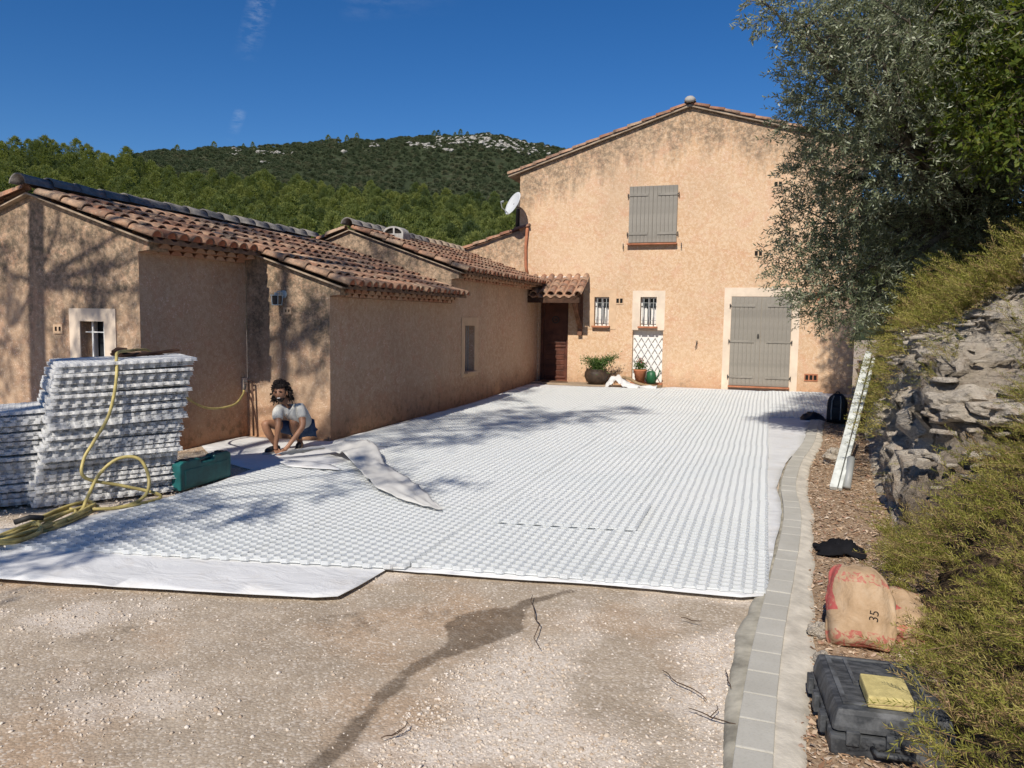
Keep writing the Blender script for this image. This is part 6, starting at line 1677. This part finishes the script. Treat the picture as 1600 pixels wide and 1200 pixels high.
# broad-leaved tree close on the right
M['broad_leaf'] = leaf_mat('broad_leaves', [(0, (.035, .060, .012)), (.5, (.075, .115, .018)), (.8, (.15, .18, .03)), (1, (.24, .22, .05))], .38, (.34, .40, .05), .5, .35)
BB = [(1.22, 6.5, 3.36, 0.26), (1.43, 6.5, 3.21, 0.36), (1.24, 6.5, 3.72, 0.32), (1.57, 6.5, 3.51, 0.42), (1.16, 6.8, 3.92, 0.25), (1.47, 6.5, 3.97, 0.45), (1.29, 6.6, 3.10, 0.2), (1.66, 6.4, 3.05, 0.3), (2.1, 6.4, 3.7, .7), (2.2, 6.2, 4.5, .8), (1.5, 6.3, 4.6, .5), (2.8, 6.4, 3.4, .8)]
BB = [(x * 1.45, y * 1.45, 1.74 + (z - 1.74) * 1.45, r_ * 1.35) for x, y, z, r_ in BB]
bt = thing('broadleaf_tree', (3.1, 6.2, 1.8), 'yellow green broad leaved branches hanging in from the upper right', 'tree'); bt.location = (0, 0, 0)
v, f, a, P0, D0, tl = twig_cloud(BB, 520, .24, 8, .085, .036, .35, -.3)
link(bpy.data.objects.new('crown', fast_mesh('broad_crown', v, f, M['broad_leaf'], False, {'rnd': ('POINT', a)})), bt)
v, f = twig_lines(P0, D0, tl, .003); link(bpy.data.objects.new('twigs', fast_mesh('broad_twigs', v, f, M['bark'])), bt)
limbs((4.2, 9.3, 3.0), BB, .11, 5, M['bark'], bt)

# ================================================================== JUNIPER ON THE BANK
def bank_pt(d, y):
    return np.stack([foot(y) + d, y, bank_h(d, y)], -1)
def sprigs(P0, D0, length, per, L, W):
    n = len(P0); tl = length * rng.uniform(.55, 1.3, n); side = perp(D0); s2 = unit(np.cross(D0, side)); t = (np.arange(per) + .3) / per; tw = np.arange(per) * 2.4
    base = P0[:, None] + D0[:, None] * (tl[:, None] * t)[..., None] + np.array([0, 0, -.22]) * (tl[:, None] * t ** 2)[..., None]
    sd = side[:, None] * np.cos(tw)[None, :, None] + s2[:, None] * np.sin(tw)[None, :, None]
    ld = unit(D0[:, None] * .95 + sd * .75 + rng.normal(0, .12, (n, per, 3))); m_ = n * per; base = base.reshape(-1, 3); ld = ld.reshape(-1, 3)
    taper = np.tile(1.15 - .55 * t, n)
    v, f = tri_leaves(base, ld, perp(ld), L * taper * rng.uniform(.8, 1.2, m_), np.full(m_, W))
    v2, f2 = twig_lines(P0, D0, tl, .0022, -.22)
    r_ = np.repeat(np.clip(np.repeat(rng.random(n), per) * .8 + rng.random(m_) * .2, 0, 1), 4)
    return np.concatenate([v, v2]), np.concatenate([f, f2 + len(v)]), np.concatenate([r_, np.full(len(v2), .97)])
M['juniper'] = leaf_mat('juniper_needles', [(0, (.12, .13, .024)), (.35, (.20, .205, .038)), (.6, (.31, .29, .065)), (.78, (.42, .36, .12)), (.9, (.36, .22, .12)), (1, (.17, .11, .07))], .28, (.42, .40, .08), .6, .25, nscale=1.9)
def juniper(lab, y0, y1, d0, d1, n, length, per, L, W, lump, maskf=None):
    y = rng.uniform(y0, y1, n * 2); d = rng.uniform(d0, d1, n * 2)
    if maskf is not None: k = maskf(d, y); y, d = y[k], d[k]
    y, d = y[:n], d[:n]; P_ = bank_pt(np.maximum(d, 0.02), y); P_[:, 0] += np.minimum(d, 0)
    h = lump * np.clip(vnoise(P_[:, 0] * 2 + 50, P_[:, 1] * 2 + 50, 1.2, 61) * 2.4 - .75, 0, 1.3) * (.35 + .65 * rng.random(len(y)))
    sl = (bank_h(d + .1, y) - bank_h(d, y)) / .1
    nrm = unit(np.stack([-sl, np.zeros_like(sl) - .15, np.ones_like(sl)], -1)); P_ = P_ + nrm * h[:, None]
    D_ = unit(nrm * .7 + np.array([-.55, -.35, .25]) + rng.normal(0, .45, (len(y), 3)))
    v, f, a = sprigs(P_, D_, length, per, L, W)
    o = link(bpy.data.objects.new('juniper_shrub', fast_mesh('juniper_shrub', v, f, M['juniper'], False, {'rnd': ('POINT', a)})))
    return meta(o, lab, 'shrub', 'juniper spreading over the bank')
juniper('spreading juniper beside and over the black tool case', 1.9, 3.6, .10, 1.7, 1300, .22, 34, .032, .0040, .42)
juniper('spreading juniper behind the cement bags', 3.6, 4.9, -.0, 2.0, 1300, .23, 34, .034, .0044, .42)
juniper('olive green juniper at the foot of the bank beyond the cement bags', 4.9, 6.3, -.06, 2.4, 1400, .25, 32, .036, .0050, .42)
juniper('low juniper sprays growing out from under the rock face', 6.2, 7.6, .0, 1.1, 520, .26, 36, .030, .0045, .28, lambda d, y: vnoise(d * 3 + 10, y * 3, .7, 71) > .50)
juniper('juniper carpet on top of the rock above the white boards', 7.8, 10.6, .62, 4.6, 3600, .30, 34, .040, .0070, .50)
juniper('juniper carpet on top of the bank nearest the house', 10.4, 15.5, .30, 4.2, 2800, .34, 30, .048, .0088, .50)
juniper('juniper draping over the edge of the rock face', 7.9, 12.5, .15, 1.35, 1500, .32, 32, .042, .0074, .28, lambda d, y: vnoise(d * 3 + 30, y * 3, .6, 73) > .44)
juniper('juniper patch between the two grey rock shelves on the right', 6.2, 8.0, .9, 3.6, 1900, .27, 34, .028, .0046, .28, lambda d, y: (vnoise(d * 2 + 60, y * 2, .8, 77) > .40) | (d > 2.0))
boulder((2.35, 7.9, 2.25), (.30, .24, .15), 'pale flat boulder resting on top of the rock at the right edge', 11.0)
boulder((1.62, 7.2, 1.05), (.34, .30, .16), 'jutting grey rock shelf in the middle of the bank', 13.0)
boulder((1.95, 6.9, 1.05), (.38, .26, .14), 'layered grey rock shelf at the right edge below the boulder', 17.0)

# ================================================================== TREES BEHIND THE CAMERA (their shade falls on the drive and the wing)
TE = math.tan(SUN_EL)
def caster(x, y, z, r_, yc):
    return (x + SUN_DX * (y - yc), yc, z + (y - yc) * TE, r_)
T1 = [(-8.0, 7.26, 2.2, .42), (-7.5, 7.26, 2.0, .30), (-9.3, 7.26, 1.5, .6), (-8.15, 7.26, 1.25, .28), (-7.35, 7.26, 1.1, .16), (-9.5, 7.26, 2.6, .5), (-7.9, 7.26, .5, .3), (-8.0, 7.9, 3.0, .4), (-7.5, 9.0, 2.8, .45), (-8.0, 10.5, 3, .6), (-6.8, 11, 2.7, .45), (-7.0, 12.5, 2.9, .45), (-7.2, 13.4, 3.0, .35), (-6.4, 13.4, 2.9, .15), (-8.2, 12.4, 3.1, .5), (-6.2, 12.4, 2.3, .4), (-7.4, 16, 3.3, .6),
      (-6.75, 9.2, 1.9, .16), (-6.2, 9.2, 1.75, .24), (-5.98, 9.2, 1.1, .28), (-6.55, 9.2, 1.05, .2), (-6.3, 9.2, .45, .2), (-5.85, 9.2, 1.9, .14), (-7.0, 5.3, .5, .4), (-6.4, 7.6, 0, .4), (-6.3, 5.3, .9, .14)]
T2 = [(-4.6, 9.3, 0, .42), (-4.1, 9.8, 0, .34), (-3.9, 11.3, 0, .55), (-3.2, 12.9, 0, .6), (-2.6, 14.2, 0, .42), (-3.7, 12.2, 0, .45), (-5.0, 10.8, 0, .42), (-5.3, 12.1, 0, .38), (-4.4, 12.5, 0, .4), (-5.2, 14.9, 0, .4), (-5.4, 16.7, 0, .3), (-4.1, 7.6, 0, .28), (-3.2, 7.1, 0, .2), (-3.9, 6.6, 0, .16), (-5.2, 4.5, 0, .36), (-4.7, 4.7, 0, .3), (-4.3, 5.3, 0, .26), (-4.7, 3.9, 0, .2), (-5.0, 5.4, 0, .3), (-5.0, 7.9, 0, .2), (-4.2, 13.6, 0, .35), (-5.55, 8.9, .2, .3)]
M['shade_leaf'] = leaf_mat('shade_tree_needles', [(0, (.05, .075, .02)), (1, (.10, .14, .03))], .15, (.2, .3, .05))
def shade_tree(base, pts, yc, lab, dens, seed):
    root = thing('pine_tree', base, lab, 'tree'); root.location = (0, 0, 0)
    bl = [caster(*p, yc + .5 * math.sin(i * 2.1)) for i, p in enumerate(pts)]
    v, f, a, P0, D0, tl = twig_cloud(bl, dens, .30, 8, .15, .040, .1)
    link(bpy.data.objects.new('crown', fast_mesh('shade_crown', v, f, M['shade_leaf'], False, {'rnd': ('POINT', a)})), root)
    mb = MB(); r_ = random.Random(seed); top = max(b[2] for b in bl); trunk = [Vector((base[0] + .12 * math.sin(k * .9 + seed), base[1] + .1 * math.cos(k * 1.3), top * k / 9)) for k in range(10)]
    mb.tube(trunk, [.20 - .014 * k for k in range(10)], 10)
    mb.build('trunk', M['bark'], root, True); mb = MB()
    for b in bl:
        e = Vector(b[:3]); k = min(range(10), key=lambda i_: abs(trunk[i_].z - (e.z - 1.2))); mb.tube([trunk[k], trunk[k].lerp(e, .5) + Vector((0, 0, -.15)), e], [.045, .028, .01], 6)
    mb.build('limbs', M['bark'], root, True)
shade_tree((-8.72, 1.2, 0), T1, .4, 'tall pine left of the camera whose trunk shadow falls on the front wing', 240, 2)
shade_tree((-6.6, -3.2, 0), T2, -1.6, 'tall pine behind the camera that dapples the white grid', 300, 5)
